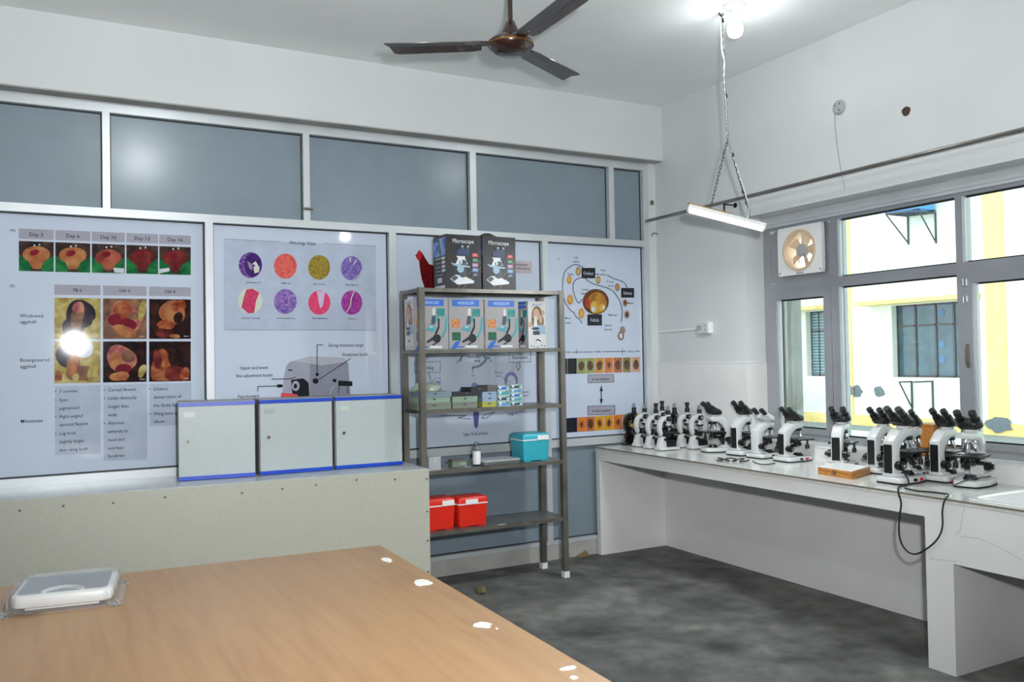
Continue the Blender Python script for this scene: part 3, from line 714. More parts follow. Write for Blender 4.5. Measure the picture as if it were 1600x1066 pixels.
def grey_print(T, C):
    b = C.rect(T, 'blue_label', .095, .857, .88, .985, I_LBLUE, 1); C.text(b, 'lettering', 'MICROSCOPE', .487, .893, .058, I_LTEXT, bold=.006, sx=.72)
    C.rect(T, 'small_picture', .675, .655, .905, .81, P_TEALPIC, 1); C.rect(T, 'small_picture', .075, .435, .31, .60, P_ORANGE, 1); C.rect(T, 'small_picture', .08, .178, .325, .338, I_DKGREEN, 1)
    for i in range(3): C.ell(T, 'picture_shape', .14 + .06 * i, .24 + .03 * (i % 2), .018, .02, I_GREEN, 2)
    C.polys(T, 'swoosh_print', [[(.93, .62), (.98, .66), (.96, .40), (.86, .24), (.74, .21), (.88, .36)]], I_TEAL, 1); C.polys(T, 'swoosh_print', [[(.03, .0), (.16, .14), (.33, .19), (.27, .10), (.18, .01)]], I_LBLUE, 1)
    p = C.poly(T, 'microscope_picture', [(.53, .665), (.63, .665), (.62, .50), (.50, .485)], I_SLATE, 3)
    C.poly(p, 'picture_shape', [(.55, .81), (.62, .815), (.62, .67), (.54, .67)], I_PALE, 2); C.ell(p, 'picture_shape', .68, .60, .05, .06, I_TEAL, 3)
    C.poly(p, 'picture_shape', [(.70, .62), (.75, .60), (.745, .43), (.66, .30), (.60, .31), (.70, .46)], I_BLACK, 3)
    C.poly(p, 'picture_shape', [(.50, .50), (.62, .45), (.60, .345), (.33, .385)], I_TEAL, 4); C.poly(p, 'picture_shape', [(.48, .48), (.58, .45), (.52, .42), (.42, .43)], I_ICE, 5)
    C.ell(p, 'picture_shape', .66, .22, .12, .085, I_BLACK, 4); C.poly(p, 'picture_shape', [(.36, .16), (.56, .255), (.60, .20), (.38, .125)], I_BLACK, 4); C.poly(p, 'picture_shape', [(.52, .105), (.72, .15), (.74, .19), (.55, .08)], I_BLACK, 4)
    C.rect(T, 'white_strip', .46, .03, .81, .072, I_WHITE, 1); C.rect(T, 'print_line', .22, .035, .40, .06, I_LBLUE, 1)
def grey_box(px0, px1, label, rz=0., y=RF + .055, d=.15):
    a, b = at(px0, 545, y=y), at(px1, 545, y=y); w = b.x - a.x - .003
    T, C, Sd = carton('microscope_carton', label, I_GREYBOX, w, d, .325, ((a.x + b.x) / 2, y, RZ[1]), rz, 'grey microscope cartons on the second shelf')
    grey_print(T, C); girl_print(T, Sd); return T
grey_box(646.5, 701, 'grey printed microscope carton half hidden behind the rack post, leftmost in its row')
grey_box(702, 756.5, 'grey printed microscope carton second from the left on the second shelf')
grey_box(758.5, 811, 'grey printed microscope carton third from the left on the second shelf')
# the turned carton at the right end shows its side picture
c_ = at(826, 546, y=RF + .085); rzt = .62
Ta, Ca, Sa = carton('microscope_carton', 'turned microscope carton at the right end showing a girl at a microscope', I_GREYBOX, .15, .19, .322, (c_.x, c_.y, RZ[1]), 0, 'grey microscope cartons on the second shelf')
bpy.data.objects.remove(Ta.children[0]); del XF[Ta.name]
Ta.rotation_euler = (0, 0, 0); XF[Ta.name] = Matrix.Translation(Ta.location)
dw = Vector((-.055, .115, 0)); dr = Vector((.150, .018, 0)); hh = .322
obj('carton', MB().prism([(0, 0), (dr.x, dr.y), (dr.x + dw.x, dr.y + dw.y), (dw.x, dw.y)], 0, hh, 'XY', .002), I_GREYBOX, Ta)
grey_print(Ta, facecanvas(Ta, dw, -dw, (0, 0, hh))); girl_print(Ta, facecanvas(Ta, (0, 0, 0), dr, (0, 0, hh)))

# slide boxes on the middle shelf
C_GRN = mat('slide_box_green', S(134, 156, 138), .5); C_GRG = mat('slide_box_grey_green', S(118, 126, 114), .55); C_BLG = mat('slide_box_blue_grey', S(116, 134, 146), .5)
C_DRK = mat('slide_box_dark', S(44, 46, 50), .5); C_YEL = mat('slide_box_yellow', S(168, 170, 84), .5); C_LBL = mat('slide_box_light_blue', S(142, 166, 190), .5); C_BRN = mat('slide_box_grey_brown', S(96, 94, 88), .55)
def slide_box(px0, px1, pyb, h, m, label, y=RF + .055, d=.16, z=None, grp='slide boxes stacked on the middle shelf', rz=0.):
    zz = RZ[2] if z is None else z
    a, b = at(px0, pyb, y=y), at(px1, pyb, y=y); w = b.x - a.x - .002
    T = thing('slide_box', label, 'box', ((a.x + b.x) / 2, y, zz), rz, grp)
    obj('tray', MB().box((-w / 2, 0, 0), (w / 2, d, h * .62), .003), m, T)
    obj('lid', MB().box((-w / 2 - .001, -.001, h * .64), (w / 2 + .001, d + .001, h - .0006), .003), m, T)
    obj('clasp', MB().box((-.008, -.004, h * .48), (.008, 0, h * .8)), STEEL, T); return zz + h
z = slide_box(652, 705, 636, .044, C_GRG, 'grey green slide box, bottom of the left stack on the middle shelf')
z = slide_box(653, 703.5, 628, .034, C_GRN, 'light green slide box, middle of the left stack on the middle shelf', z=z)
zl = z = slide_box(655, 706, 620, .036, C_BLG, 'blue grey slide box under the plastic bag, top of the left stack', z=z, y=RF + .05)
z = slide_box(707, 746, 636, .040, C_GRG, 'grey green slide box at the bottom beside the tall left stack')
z = slide_box(707, 746, 628, .036, C_GRN, 'light green slide box under a flat black box on middle shelf', z=z)
slide_box(707, 751, 620, .028, C_DRK, 'flat black slide box lying on the light green one', z=z)
z = slide_box(753.5, 776, 634, .036, C_YEL, 'yellow green slide box under two pale blue boxes on middle shelf')
z = slide_box(754, 776.5, 626, .032, C_LBL, 'pale blue slide box resting on the yellow green one', z=z)
z = slide_box(753.5, 776, 618, .032, C_LBL, 'pale blue slide box just below the dark boxes', z=z)
zt_ = z + .001
slide_box(736, 761, 609, .030, C_DRK, 'black slide box lying across the top of the stacks, over a gap', z=zt_)
slide_box(761.5, 777.5, 607, .040, C_BRN, 'grey brown slide box on top of the pale blue boxes', z=zt_)
CARD = ramp_mat('small_carton_print', [S(190, 200, 196), S(60, 110, 130), S(150, 186, 190), S(210, 212, 200)], 26, stretch=(1, 1, 3)); CARD2 = mat('small_carton_white', S(172, 192, 190), .5)
def small_carton(px0, px1, z, h, label, y, k):
    a, b = at(px0, 620, y=y), at(px1, 620, y=y); w = b.x - a.x - .0015
    T = thing('small_carton', label, 'box', ((a.x + b.x) / 2, y, z), 0, 'small printed cartons stacked on the middle shelf')
    obj('carton', MB().box((-w / 2, 0, 0), (w / 2, .075, h - .0008), .0015), CARD2, T)
    C = facecanvas(T, (-w / 2, 0, 0), (w, 0, 0), (0, 0, h))
    C.rect(T, 'printed_band', .0, .12, .95 - .2 * (k % 2), .62, (I_SKY, I_NAVY, I_TEAL, I_LBLUE)[k % 4], 1); C.rect(T, 'print_line', .62, .68, .95, .84, I_GREEN, 1); C.ell(T, 'printed_dot', .2, .5, .10, .26, I_WHITE, 2)
    return z + h
z = RZ[2]
for i, nm in enumerate(('bottom', 'second', 'third', 'topmost')): z = small_carton(778, 797 - i % 2, z, .036 if i < 3 else .030, nm + ' small printed carton in the left column by the pale blue boxes', RF + .045, i)
z = RZ[2]
for i, nm in enumerate(('bottom', 'second', 'third', 'fourth', 'topmost')): z = small_carton(798, 816.5 - i % 2, z, .0285, nm + ' small printed carton in the right column of the carton stack', RF + .06, i + 1)
# plastic bag on the slide boxes
bgm = MB(); c_ = at(668, 607, y=RF + .10); zb_ = zl
rnd = random.Random(4); prof = [(0, .0), (.100, .001), (.105, .018), (.085, .040), (.045, .052), (0, .055)]
vs = []; sg = 18
for r, h in prof[1:-1]:
    for i in range(sg):
        a = 2 * PI * i / sg; q = r * (1 + .12 * math.sin(3 * a + h * 60)); vs.append((c_.x + q * math.cos(a), RF + .13 + q * .72 * math.sin(a), zb_ + .001 + h * (1 + .25 * rnd.uniform(-1, 1))))
bgm._new(vs, [(k * sg + i, k * sg + (i + 1) % sg, (k + 1) * sg + (i + 1) % sg, (k + 1) * sg + i) for k in range(3) for i in range(sg)] + [tuple(range(3 * sg, 4 * sg)), tuple(reversed(range(sg)))])
GBAG = mat('greenish_bag_film', S(150, 162, 146), .18, var=.12, scale=20, coat=.5)
lone('plastic_bag', bgm, GBAG, 'crumpled greenish plastic bag on top of the left slide box stack', 'bag')

# coolers
def cooler(px0, px1, pyb, pyt, z, m, label, group, y=None, d=.17, latch=.0):
    y = y or RF + .045
    a, b = at(px0, pyb, y=y), at(px1, pyb, y=y); w = b.x - a.x; h = at(px1, pyt, y=y).z - z
    T = thing('cool_box', label, 'cool box', ((a.x + b.x) / 2, y, z), 0, group)
    def loft(rs, m_, nm, par=T):
        mb = MB(); rr = [[(p[0], p[1] + d / 2, zz) for p in rrect(-w / 2 + g, w / 2 - g, -d / 2 + g, d / 2 - g, .016)] for g, zz in rs]; n = len(rr[0])
        mb._new([p for r in rr for p in r], [tuple(reversed(range(n)))] + [(k * n + i, k * n + (i + 1) % n, (k + 1) * n + (i + 1) % n, (k + 1) * n + i) for k in range(len(rr) - 1) for i in range(n)] + [tuple(range((len(rr) - 1) * n, len(rr) * n))])
        return obj(nm, mb, m_, par)
    loft([(.014, .004), (.010, .008), (.002, h * .76)], m, 'body'); loft([(.0, h * .755), (.0, h * .795)], WHITE, 'white_rim')
    lid = loft([(.001, h * .796), (.001, h * .93), (.008, h * .985), (.02, h)], m, 'lid')
    obj('latch', MB().box((latch - w * .2, -.008, h * .775), (latch + w * .2, .004, h * .93), .003), WHITE, T)
    for sx in (-1, 1): obj('foot', MB().box((sx * w * .3 - .025, .014, 0), (sx * w * .3 + .025, d - .014, .006)), m, T)
    return T, w
TEALC = mat('teal_cooler_plastic', S(52, 168, 186), .38, var=.03, scale=20); REDC = mat('red_cooler_plastic', S(218, 40, 22), .38, var=.03, scale=20)
cooler(818, 861, 722, 676, RZ[3], TEALC, 'teal plastic cool box with white rim on the fourth shelf', None, latch=.045, d=.20)
cooler(667, 713.5, 829, 777, RZ[4], REDC, 'red cool box on the lowest shelf, partly hidden by the beige counter', 'red cool boxes on the lowest shelf', latch=.045)
cooler(717, 764, 825, 774, RZ[4], REDC, 'red cool box in full view on the lowest shelf', 'red cool boxes on the lowest shelf', latch=-.015)
a = at(670, 732, y=RF + .03); b = at(689, 732, y=RF + .03); t = thing('small_box', 'small pale grey cardboard box by the rack post on fourth shelf', 'box', ((a.x + b.x) / 2, RF + .03, RZ[3]))
w_ = b.x - a.x; obj('carton', MB().box((-w_ / 2, 0, 0), (w_ / 2, .06, .083), .002), GREYP, t); obj('lid_flap', MB().box((-w_ / 2, .0, .083), (w_ / 2, .03, .0845)), GREYP, t); obj('tape', MB().box((-.008, -.0008, .05), (.012, .0, .083)), SLAB, t)
a = at(705, 730, y=RF + .12); b = at(727, 730, y=RF + .12)
t = thing('metal_tin', 'small grey green tin lying on the fourth shelf left of the bottle', 'tin', ((a.x + b.x) / 2, RF + .10, RZ[3])); w_ = b.x - a.x
obj('body', MB().box((-w_ / 2, 0, 0), (w_ / 2, .07, .034), .004), C_GRG, t); obj('lid', MB().box((-w_ / 2 - .002, -.002, .034), (w_ / 2 + .002, .072, .046), .004), C_BRN, t); obj('label', MB().box((.0, -.003, .006), (w_ / 2 - .004, -.0015, .030)), C_GRN, t)
c_ = at(746, 728, y=RF + .06); t = thing('bottle', 'clear bottle with a white label standing on the fourth shelf', 'bottle', (c_.x, RF + .07, RZ[3]))
CLR = glass_mat('clear_plastic', (.86, .89, .9), 3.0, .08)
obj('body', MB().lathe([(.0, .001), (.024, .001), (.026, .006), (.026, .110), (.020, .122), (.014, .128), (.014, .136)], seg=20), CLR, t)
obj('label', MB().lathe([(.0265, .012), (.0265, .098)], seg=20), WHITE, t); obj('cap', MB().lathe([(.016, .130), (.016, .152), (.012, .155), (0, .155)], seg=16), CLR, t)
a = at(757, 727, y=RF + .02); b = at(814, 724, y=RF + .02)
t = thing('metal_tray', 'flat grey tray lying between the bottle and teal cool box', 'tray', ((a.x + b.x) / 2, RF + .02, RZ[3]), .06); w_ = (b.x - a.x)
obj('body', MB().prism(rrect(-w_ / 2, w_ / 2, 0, .19, .012), 0, .022, 'XY', .003), GREYP if False else SHEET, t); obj('lid', MB().prism(rrect(-w_ / 2 - .003, w_ / 2 + .003, -.003, .193, .012), .022, .033, 'XY', .003), GREYP, t)
c_ = at(784, 820, z=RZ[4]); lone('paper_scrap', MB().prism([(c_.x - .027, c_.y - .012), (c_.x + .022, c_.y - .016), (c_.x + .027, c_.y + .012), (c_.x - .024, c_.y + .014)], RZ[4], RZ[4] + .0012, 'XY'), I_PALE, 'small pale paper scrap lying on the lowest shelf edge', 'paper')
c_ = at(730, 729.5, z=RZ[3]); lone('paper_scrap', MB().prism([(c_.x - .02, c_.y - .006), (c_.x + .02, c_.y - .008), (c_.x + .022, c_.y + .008), (c_.x - .018, c_.y + .007)], RZ[3], RZ[3] + .0012, 'XY'), I_PALE, 'pale paper scrap in front of the tin on the fourth shelf', 'paper')

# ================================================================== POSTERS
PSH = mat('poster_vinyl', S(194, 205, 222), .045, var=.015, scale=3, spec=.42); PHEAD = mat('poster_grey', S(160, 160, 172), .045, spec=.42); PTXT = mat('poster_text_panel', S(172, 183, 200), .045, spec=.42)
PK = mat('poster_ink', S(30, 33, 46), .08); PBK = mat('poster_black', S(26, 28, 34), .2); PLN = mat('poster_line', S(48, 60, 84), .2); PTHIN = mat('poster_thin_line', S(120, 130, 146), .2)
PY = GY - .0022
def poster(label, i0, i1):
    x0, x1 = i0 + .009, i1 - .009
    T = thing('wall_poster', label, 'poster', ((x0 + x1) / 2, PY, zb1 + .008))
    obj('sheet', MB().box((x0, PY, zb1 + .008), (x1, GY - .0006, zm0 - .008)), PSH, T, world=True)
    return T, wallcanvas(PY)
LOX = LOX2
T1, C1 = poster('large embryo development poster with rows of photos, left of the cabinets', LOX[0][1], LOX[1][0])
def ly(x, a, b): return a + (b - a) * (x - 30) / 268.
def quad(C, T, nm, x0, x1, ta, tb, ba, bb, m, k=1): return C.poly(T, nm, [(x0, ly(x0, ba, bb)), (x1, ly(x1, ba, bb)), (x1, ly(x1, ta, tb)), (x0, ly(x0, ta, tb))], m, k)
C1.text(T1, 'lettering', '(A)', 20, 362, 4.5, PK); C1.text(T1, 'lettering', '(B)', 19, 449, 4.5, PK)
EMB = {}
def pm(nm, *cols, scale=16, dist=.6):
    EMB[nm] = ramp_mat('poster_' + nm, [S(*c) for c in cols], scale, .045, dist=dist, spec=.42); return EMB[nm]
G1 = pm('green_cloth', (20, 70, 44), (28, 104, 58), (50, 130, 70)); DK = pm('dark_shade', (38, 32, 32), (60, 44, 42), (84, 70, 60)); YO = pm('egg_orange', (124, 62, 50), (164, 104, 66), (186, 138, 86), scale=12)
RO = pm('egg_red', (104, 42, 46), (150, 74, 60), (178, 104, 80), scale=12); RD = pm('egg_dark_red', (60, 24, 28), (104, 38, 38), (140, 60, 52), scale=14); BLD = pm('blood', (90, 20, 36), (130, 34, 48), scale=20)
YB = pm('yolk_yellow', (112, 102, 50), (168, 150, 84), (196, 184, 132)); NV = pm('embryo_dark', (24, 22, 34), (44, 38, 52), (66, 56, 64)); BR = pm('embryo_brown', (72, 52, 50), (120, 84, 66), (150, 112, 84)); OR2 = pm('embryo_orange', (96, 38, 26), (144, 72, 44), (186, 124, 80)); PK2 = pm('embryo_pink', (120, 60, 76), (170, 100, 92), (200, 150, 120)); BK2 = pm('embryo_black', (18, 14, 16), (40, 22, 22), (64, 34, 28))
WL = pm('white_tag', (190, 196, 206), (214, 218, 224))
cols5 = [(29.5, 84), (86.5, 141), (143.5, 195), (197.5, 247), (249, 298)]
for i, ((x0, x1), dn) in enumerate(zip(cols5, ('3', '6', '10', '13', '16'))):
    h = quad(C1, T1, 'heading_panel', x0, x1, 357, 368.5, 373.2, 382.5, PHEAD); xm = (x0 + x1) / 2
    C1.text(h, 'lettering', 'Day ' + dn, xm, ly(xm, 368.5, 378.3), 5.6, PK, bold=.006)
    p = quad(C1, T1, 'photo_print', x0, x1, 376.5, 386.5, 423.5, 430, G1)
    yc = ly(xm, 400, 407); w = x1 - x0
    C1.poly(p, 'picture_shape', [(x0, ly(x0, 376.5, 386.5)), (x1, ly(x1, 376.5, 386.5)), (x1, yc - 2), (x1 - w * .2, yc + 6), (xm + 4, yc + 10), (x0 + w * .15, yc + 4), (x0, yc - 4)], DK, 2)
    em = (YO, YO, RO, RD, RD)[i]
    C1.ell(p, 'picture_shape', xm, yc - 3 + (2 if i in (2,) else 0), w * .40, 13, em, 3, n=18); C1.poly(p, 'picture_shape', [(xm - w * .30, yc), (xm + w * .30, yc), (xm + w * .12, ly(xm, 420, 424)), (xm - w * .10, ly(xm, 420, 424))], em, 3)
    C1.ell(p, 'picture_shape', xm - 3, yc - 6, w * .14, 4.5, BLD, 4, rot=-.3)
    C1.ell(p, 'picture_shape', xm - 3, ly(xm, 383, 390), 1.4, 1.6, WL, 5); C1.ell(p, 'picture_shape', xm + 5, ly(xm, 382, 389), 1.2, 1.5, WL, 5)
    C1.poly(p, 'picture_shape', [(xm - 9, ly(xm, 423, 428)), (xm + 9, ly(xm, 423, 428)), (xm + 6, ly(xm, 416, 421)), (xm - 7, ly(xm, 416, 421))], DK, 2)
    if i == 2: C1.poly(p, 'picture_shape', [(x1 - 18, ly(x1, 418, 419)), (x1 - 1, ly(x1, 419, 420)), (x1 - 1, ly(x1, 426, 427.5)), (x1 - 16, ly(x1, 425, 426.5))], WL, 5)
    if i == 4: C1.poly(p, 'picture_shape', [(x0, ly(x0, 418, 421)), (x0 + 15, ly(x0, 416, 419)), (x0 + 16, ly(x0, 422, 424)), (x0, ly(x0, 426, 428))], WL, 5)
cols3 = [(85, 157), (161, 229), (233, 298)]
for (x0, x1), s in zip(cols3, ('78 h', '100 h', '126 h')):
    h = quad(C1, T1, 'heading_panel', x0, x1, 443.5, 449.2, 460, 463.3, PHEAD); xm = (x0 + x1) / 2; C1.text(h, 'lettering', s, xm, ly(xm, 455, 458.6), 5.2, PK, bold=.008)
for r, (ta_, tb_, ba_, bb_) in enumerate(((464.6, 468.2, 530, 529.6), (533.8, 533.6, 600.2, 595.5))):
    for c, (x0, x1) in enumerate(cols3):
        bgm_ = ((YB, BR, BK2), (YB, BK2, BK2))[r][c]
        p = quad(C1, T1, 'photo_print', x0, x1, ta_, tb_, ba_, bb_, bgm_); xm = (x0 + x1) / 2; ym = (ta_ + ba_) / 2; w = x1 - x0
        def e(u, v, a, b, m, k, rot=0., wob=.08): C1.ell(p, 'picture_shape', x0 + u * w, ym + v * 64, a * w, b * 64, m, k, rot=rot, n=26, wob=wob, clip=(x0 + .5, max(ta_, tb_) + .5, x1 - .5, min(ba_, bb_) - .5))
        if (r, c) == (0, 0): e(.56, -.08, .30, .40, NV, 2); e(.42, .22, .26, .26, NV, 2); e(.50, -.02, .15, .36, BR, 3, .15); e(.52, -.26, .14, .13, PK2, 4); e(.9, .2, .09, .2, YB, 4)
        if (r, c) == (0, 1): e(.5, .0, .36, .40, PK2, 2); e(.45, -.2, .24, .2, OR2, 3); e(.28, .06, .16, .16, BLD, 3); e(.6, .14, .2, .12, BLD, 4, .4); e(.9, -.2, .09, .26, YB, 3, .2); e(.5, .32, .26, .14, YO, 4, .3); e(.7, -.05, .12, .1, BR, 5)
        if (r, c) == (0, 2): e(.56, -.14, .34, .28, YO, 2); e(.72, -.30, .18, .14, OR2, 3); e(.70, .0, .12, .14, BK2, 4); e(.40, .16, .2, .13, OR2, 3); e(.34, .36, .2, .12, RD, 4); e(.62, .44, .12, .05, YO, 5)
        if (r, c) == (1, 0): e(.28, -.2, .25, .30, NV, 2); e(.55, .28, .3, .2, BR, 2); e(.42, .0, .14, .34, YO, 3, .1); e(.62, -.34, .25, .2, WL, 3); e(.46, .36, .07, .12, YB, 4); e(.08, .36, .09, .16, YO, 3); e(.84, .3, .14, .2, YB, 3)
        if (r, c) == (1, 1): e(.42, -.1, .33, .34, PK2, 2); e(.3, -.06, .15, .18, YO, 3); e(.58, -.16, .16, .14, BR, 4); e(.46, .16, .18, .14, BLD, 4); e(.38, .34, .22, .13, YO, 4); e(.9, .2, .09, .16, YB, 3, .4)
        if (r, c) == (1, 2): e(.28, .1, .24, .40, OR2, 2, .1); e(.44, .36, .3, .13, YO, 3); e(.62, .26, .28, .18, RD, 3); e(.72, -.2, .26, .28, BK2, 4); e(.2, -.08, .10, .24, RD, 4); e(.86, .3, .12, .18, OR2, 4)
        C1.rect(p, 'picture_shape', x1 - 11, ly(x1, ba_, bb_) - 4.4, x1 - 3, ly(x1, ba_, bb_) - 3.6, WL, 6)
for s, x, y in (('Windowed', 31, 496), ('eggshell', 31, 505.5), ('Bioengineered', 31, 565.5), ('eggshell', 31, 575.5), ('Milestones', 32, 661.2)):
    C1.text(T1, 'lettering', s, x, y, 5.4, PK, 'LEFT', bold=.006, sx=.92)
for i, (x0, y0, x1, y1) in enumerate(((86, 603, 157, 710), (162, 601, 230, 719), (234, 599, 299, 665))): C1.poly(T1, 'text_panel', [(x0, y1 + 1), (x1, y1 - 1), (x1, y0 - 1), (x0, y0 + 1)], PTXT)
for x, rows in ((92.5, [(614, 1, '3 somites'), (627.6, 1, 'Eyes'), (640.6, 0, 'pigmented'), (653.6, 1, 'Right-angled'), (666.3, 0, 'cervical flexure'), (680, 1, 'Leg buds'), (693, 0, 'slightly larger'), (706, 0, 'than wing buds')]),
                (168.5, [(612, 1, 'Curved flexure'), (625, 1, 'Limbs distinctly'), (638, 0, 'longer than'), (651, 0, 'wide'), (664, 1, 'Allantois'), (677, 0, 'extends to'), (690, 0, 'head and'), (703, 0, 'overlaps'), (715.5, 0, 'forebrain')]),
                (239.8, [(610.5, 1, 'Distinct'), (623.2, 0, 'demarcation of'), (636.3, 0, 'the three digits'), (649.3, 1, 'Wing bent at'), (661.5, 0, 'elbow')])):
    for y, bl, s in rows:
        C1.text(T1, 'lettering', s, x, y, 5.0, PK, 'LEFT', bold=.004, sx=.93)
        if bl: C1.ell(T1, 'bullet', x - 5.5, y - 2.4, .95, .95, PK, 2, n=10)

T2, C2 = poster('histology slides poster with eight round pictures and a microtome, behind the cabinets', LOX[1][1], LOX[2][0])
q4 = lambda zx, zy: (330 + zx / 5.33, 350 + zy / 5.33)
C2.poly(T2, 'faint_panel', [q4(105, 885), q4(1372, 885), q4(1372, 185), q4(105, 125)], mat('poster_faint_panel', S(176, 187, 206), .045, spec=.42))
for a, b in ((q4(105, 125), q4(575, 149)), (q4(940, 162), q4(1370, 185)), (q4(110, 883), q4(1372, 886))): C2.line(T2, 'rule', [a, b], .7, PTHIN, 2)
C2.text(T2, 'lettering', 'Histology Slides', *q4(762, 172), 5.0, PK, bold=.006, sx=.9)
H = {n: pm('slide_' + n, *c, scale=s, dist=1.2) for n, c, s in (('violet', ((60, 34, 98), (98, 62, 140), (160, 140, 190)), 55), ('coral', ((190, 70, 80), (214, 96, 92), (222, 124, 96)), 30), ('olive', ((90, 84, 50), (150, 130, 52), (172, 150, 60)), 60),
     ('lilac', ((84, 70, 150), (120, 100, 172), (160, 146, 196)), 60), ('crimson', ((180, 50, 90), (204, 74, 110)), 40), ('purple', ((90, 70, 150), (136, 104, 172), (176, 150, 200)), 34), ('rose', ((206, 50, 90), (226, 90, 130)), 40), ('magenta', ((120, 40, 120), (160, 60, 148), (176, 90, 160)), 40), ('cream', ((196, 204, 186), (206, 212, 196)), 10))}
caps = ['Small Intestine C.S', 'Bladder sec.', 'Bone Cross sec.', 'Skeletal Muscle l.s', 'Longitudinal Trachea sec.', 'Loose Connective Tissue', 'Ciliary Epithelium sec.', 'Thymus sec.']
ctr = [(327, 343, 98, 107), (617, 352, 95, 105), (898, 362, 92, 103), (1168, 370, 88, 101), (325, 642, 102, 107), (617, 646, 95, 104), (900, 656, 92, 101), (1170, 656, 88, 101)]
nm8 = ['violet', 'coral', 'olive', 'lilac', 'cream', 'purple', 'rose', 'magenta']
for i, (x, y, a, b) in enumerate(ctr):
    u, v = q4(x, y); a, b = a / 5.33, b / 5.33
    p = C2.ell(T2, 'slide_picture', u, v, a, b, H[nm8[i]], 2, n=28)
    if i == 0: C2.ell(p, 'picture_shape', u + 3.5, v, 13.5, 18, pm('slide_deep', (50, 26, 84), (80, 46, 118)), 3); C2.poly(p, 'picture_shape', [(u, v), (u + 8, v - 6), (u + 14, v + 4), (u + 13, v + 11), (u + 6, v + 13), (u + 5, v + 5)], H['cream'], 4); C2.ell(p, 'picture_shape', u + 4, v + 1, 3, 2.4, H['violet'], 5); [C2.line(p, 'picture_shape', [(u - 5 + k, v - 5 + k * 3), (u + k, v - 2 + k * 3)], 1, H['cream'], 4) for k in range(4)]
    if i == 3: C2.line(p, 'picture_shape', [(u - 2, v - 17), (u - 2, v - 10)], 2, H['cream'], 3); C2.line(p, 'picture_shape', [(u + 8, v - 13), (u + 3, v - 6)], 1.6, H['cream'], 3); C2.line(p, 'picture_shape', [(u + 2, v + 18), (u + 12, v + 11), (u + 16, v + 3)], 1.2, H['cream'], 3)
    if i == 4: C2.poly(p, 'picture_shape', [(u - 14, v + 10), (u - 10, v - 6), (u - 6, v - 18), (u + 3, v - 19.5), (u + 14, v - 13), (u + 9, v), (u + 6, v + 18.5), (u - 3, v + 19.5)], H['crimson'], 3)
    if i == 6: C2.poly(p, 'picture_shape', [(u - 4, v - 18.5), (u + 9, v - 17), (u + 6, v + 2), (u + 4, v + 8), (u + 1, v + 8), (u - 1, v)], pm('slide_gap', (190, 170, 206), (200, 186, 214)), 3)
    if i == 7: C2.line(p, 'picture_shape', [(u + 4, v - 18), (u - 1, v - 6), (u - 2, v + 5), (u - 8, v + 15)], 1.4, H['cream'], 3)
    cy = (487, 492, 500, 507, 783, 784, 785, 788)[i]; C2.text(T2, 'caption', caps[i], *q4(x + (25 if i == 0 else 5), cy + 8), 2.6, PBK, bold=.006, sx=.78)
q5 = lambda zx, zy: (260 + zx / 4.21, 520 + zy / 4.21)
MGL = pm('machine_light', (150, 152, 166), (166, 168, 182), scale=5); MGM = pm('machine_mid', (128, 130, 146), (146, 148, 164), scale=5); MGT = pm('machine_top', (166, 170, 182), (180, 183, 194), scale=5)
mc = C2.poly(T2, 'machine_picture', [q5(*p) for p in ((758, 470), (770, 300), (790, 215), (815, 190), (940, 155), (1170, 165), (1198, 205), (1215, 470))], MGL, 2)
C2.poly(mc, 'picture_shape', [q5(*p) for p in ((815, 190), (940, 155), (1170, 165), (1190, 190), (1020, 215), (900, 195))], MGT, 3)
C2.poly(mc, 'picture_shape', [q5(*p) for p in ((940, 470), (945, 205), (1020, 215), (1190, 192), (1212, 470))], MGM, 3)
C2.poly(mc, 'picture_shape', [q5(*p) for p in ((820, 310), (900, 300), (935, 330), (940, 420), (830, 425))], PBK, 4); C2.ell(mc, 'picture_shape', *q5(850, 350), 6, 8, MGL, 5); C2.ell(mc, 'picture_shape', *q5(848, 352), 2.6, 4, PBK, 6)
C2.poly(mc, 'picture_shape', [q5(*p) for p in ((755, 395), (860, 405), (880, 440), (750, 440))], I_RED, 5); C2.ell(mc, 'picture_shape', *q5(745, 350), 5, 2.6, PBK, 4)
C2.poly(mc, 'picture_shape', [q5(*p) for p in ((1130, 315), (1222, 320), (1222, 352), (1130, 350))], PBK, 5); C2.ell(mc, 'picture_shape', *q5(980, 318), 4.6, 4.4, PBK, 5); C2.ell(mc, 'picture_shape', *q5(991, 275), 2.6, 2.8, PBK, 5); C2.ell(mc, 'picture_shape', *q5(1105, 315), 3, 2.6, PBK, 5)
C2.line(mc, 'picture_shape', [q5(1075, 420), q5(1085, 370), q5(1115, 345)], 1, MGT, 5); C2.line(mc, 'picture_shape', [q5(1192, 352), q5(1190, 400)], 1, PBK, 5); C2.line(mc, 'picture_shape', [q5(1135, 350), q5(1130, 400)], 1, PBK, 5); C2.rect(mc, 'picture_shape', *q5(800, 250), *q5(828, 242), PK, 5)
for ls in ([(1030, 80), (990, 80), (990, 270)], [(1210, 170), (1000, 310)], [(690, 305), (800, 305), (850, 292)], [(600, 388), (600, 354), (735, 350)]): C2.line(T2, 'pointer_line', [q5(*p) for p in ls], 1.1, PK, 6)
for s, x, y in (('Slicing thickness range', 1182, 92), ('Graduated knob', 1240, 153), ('Upper and lower', 578, 240), ('fine adjustment knobs', 580, 291), ('Fast forward', 540, 428)): C2.text(T2, 'lettering', s, *q5(x, y), 4.9, PK, bold=.006, sx=.9)

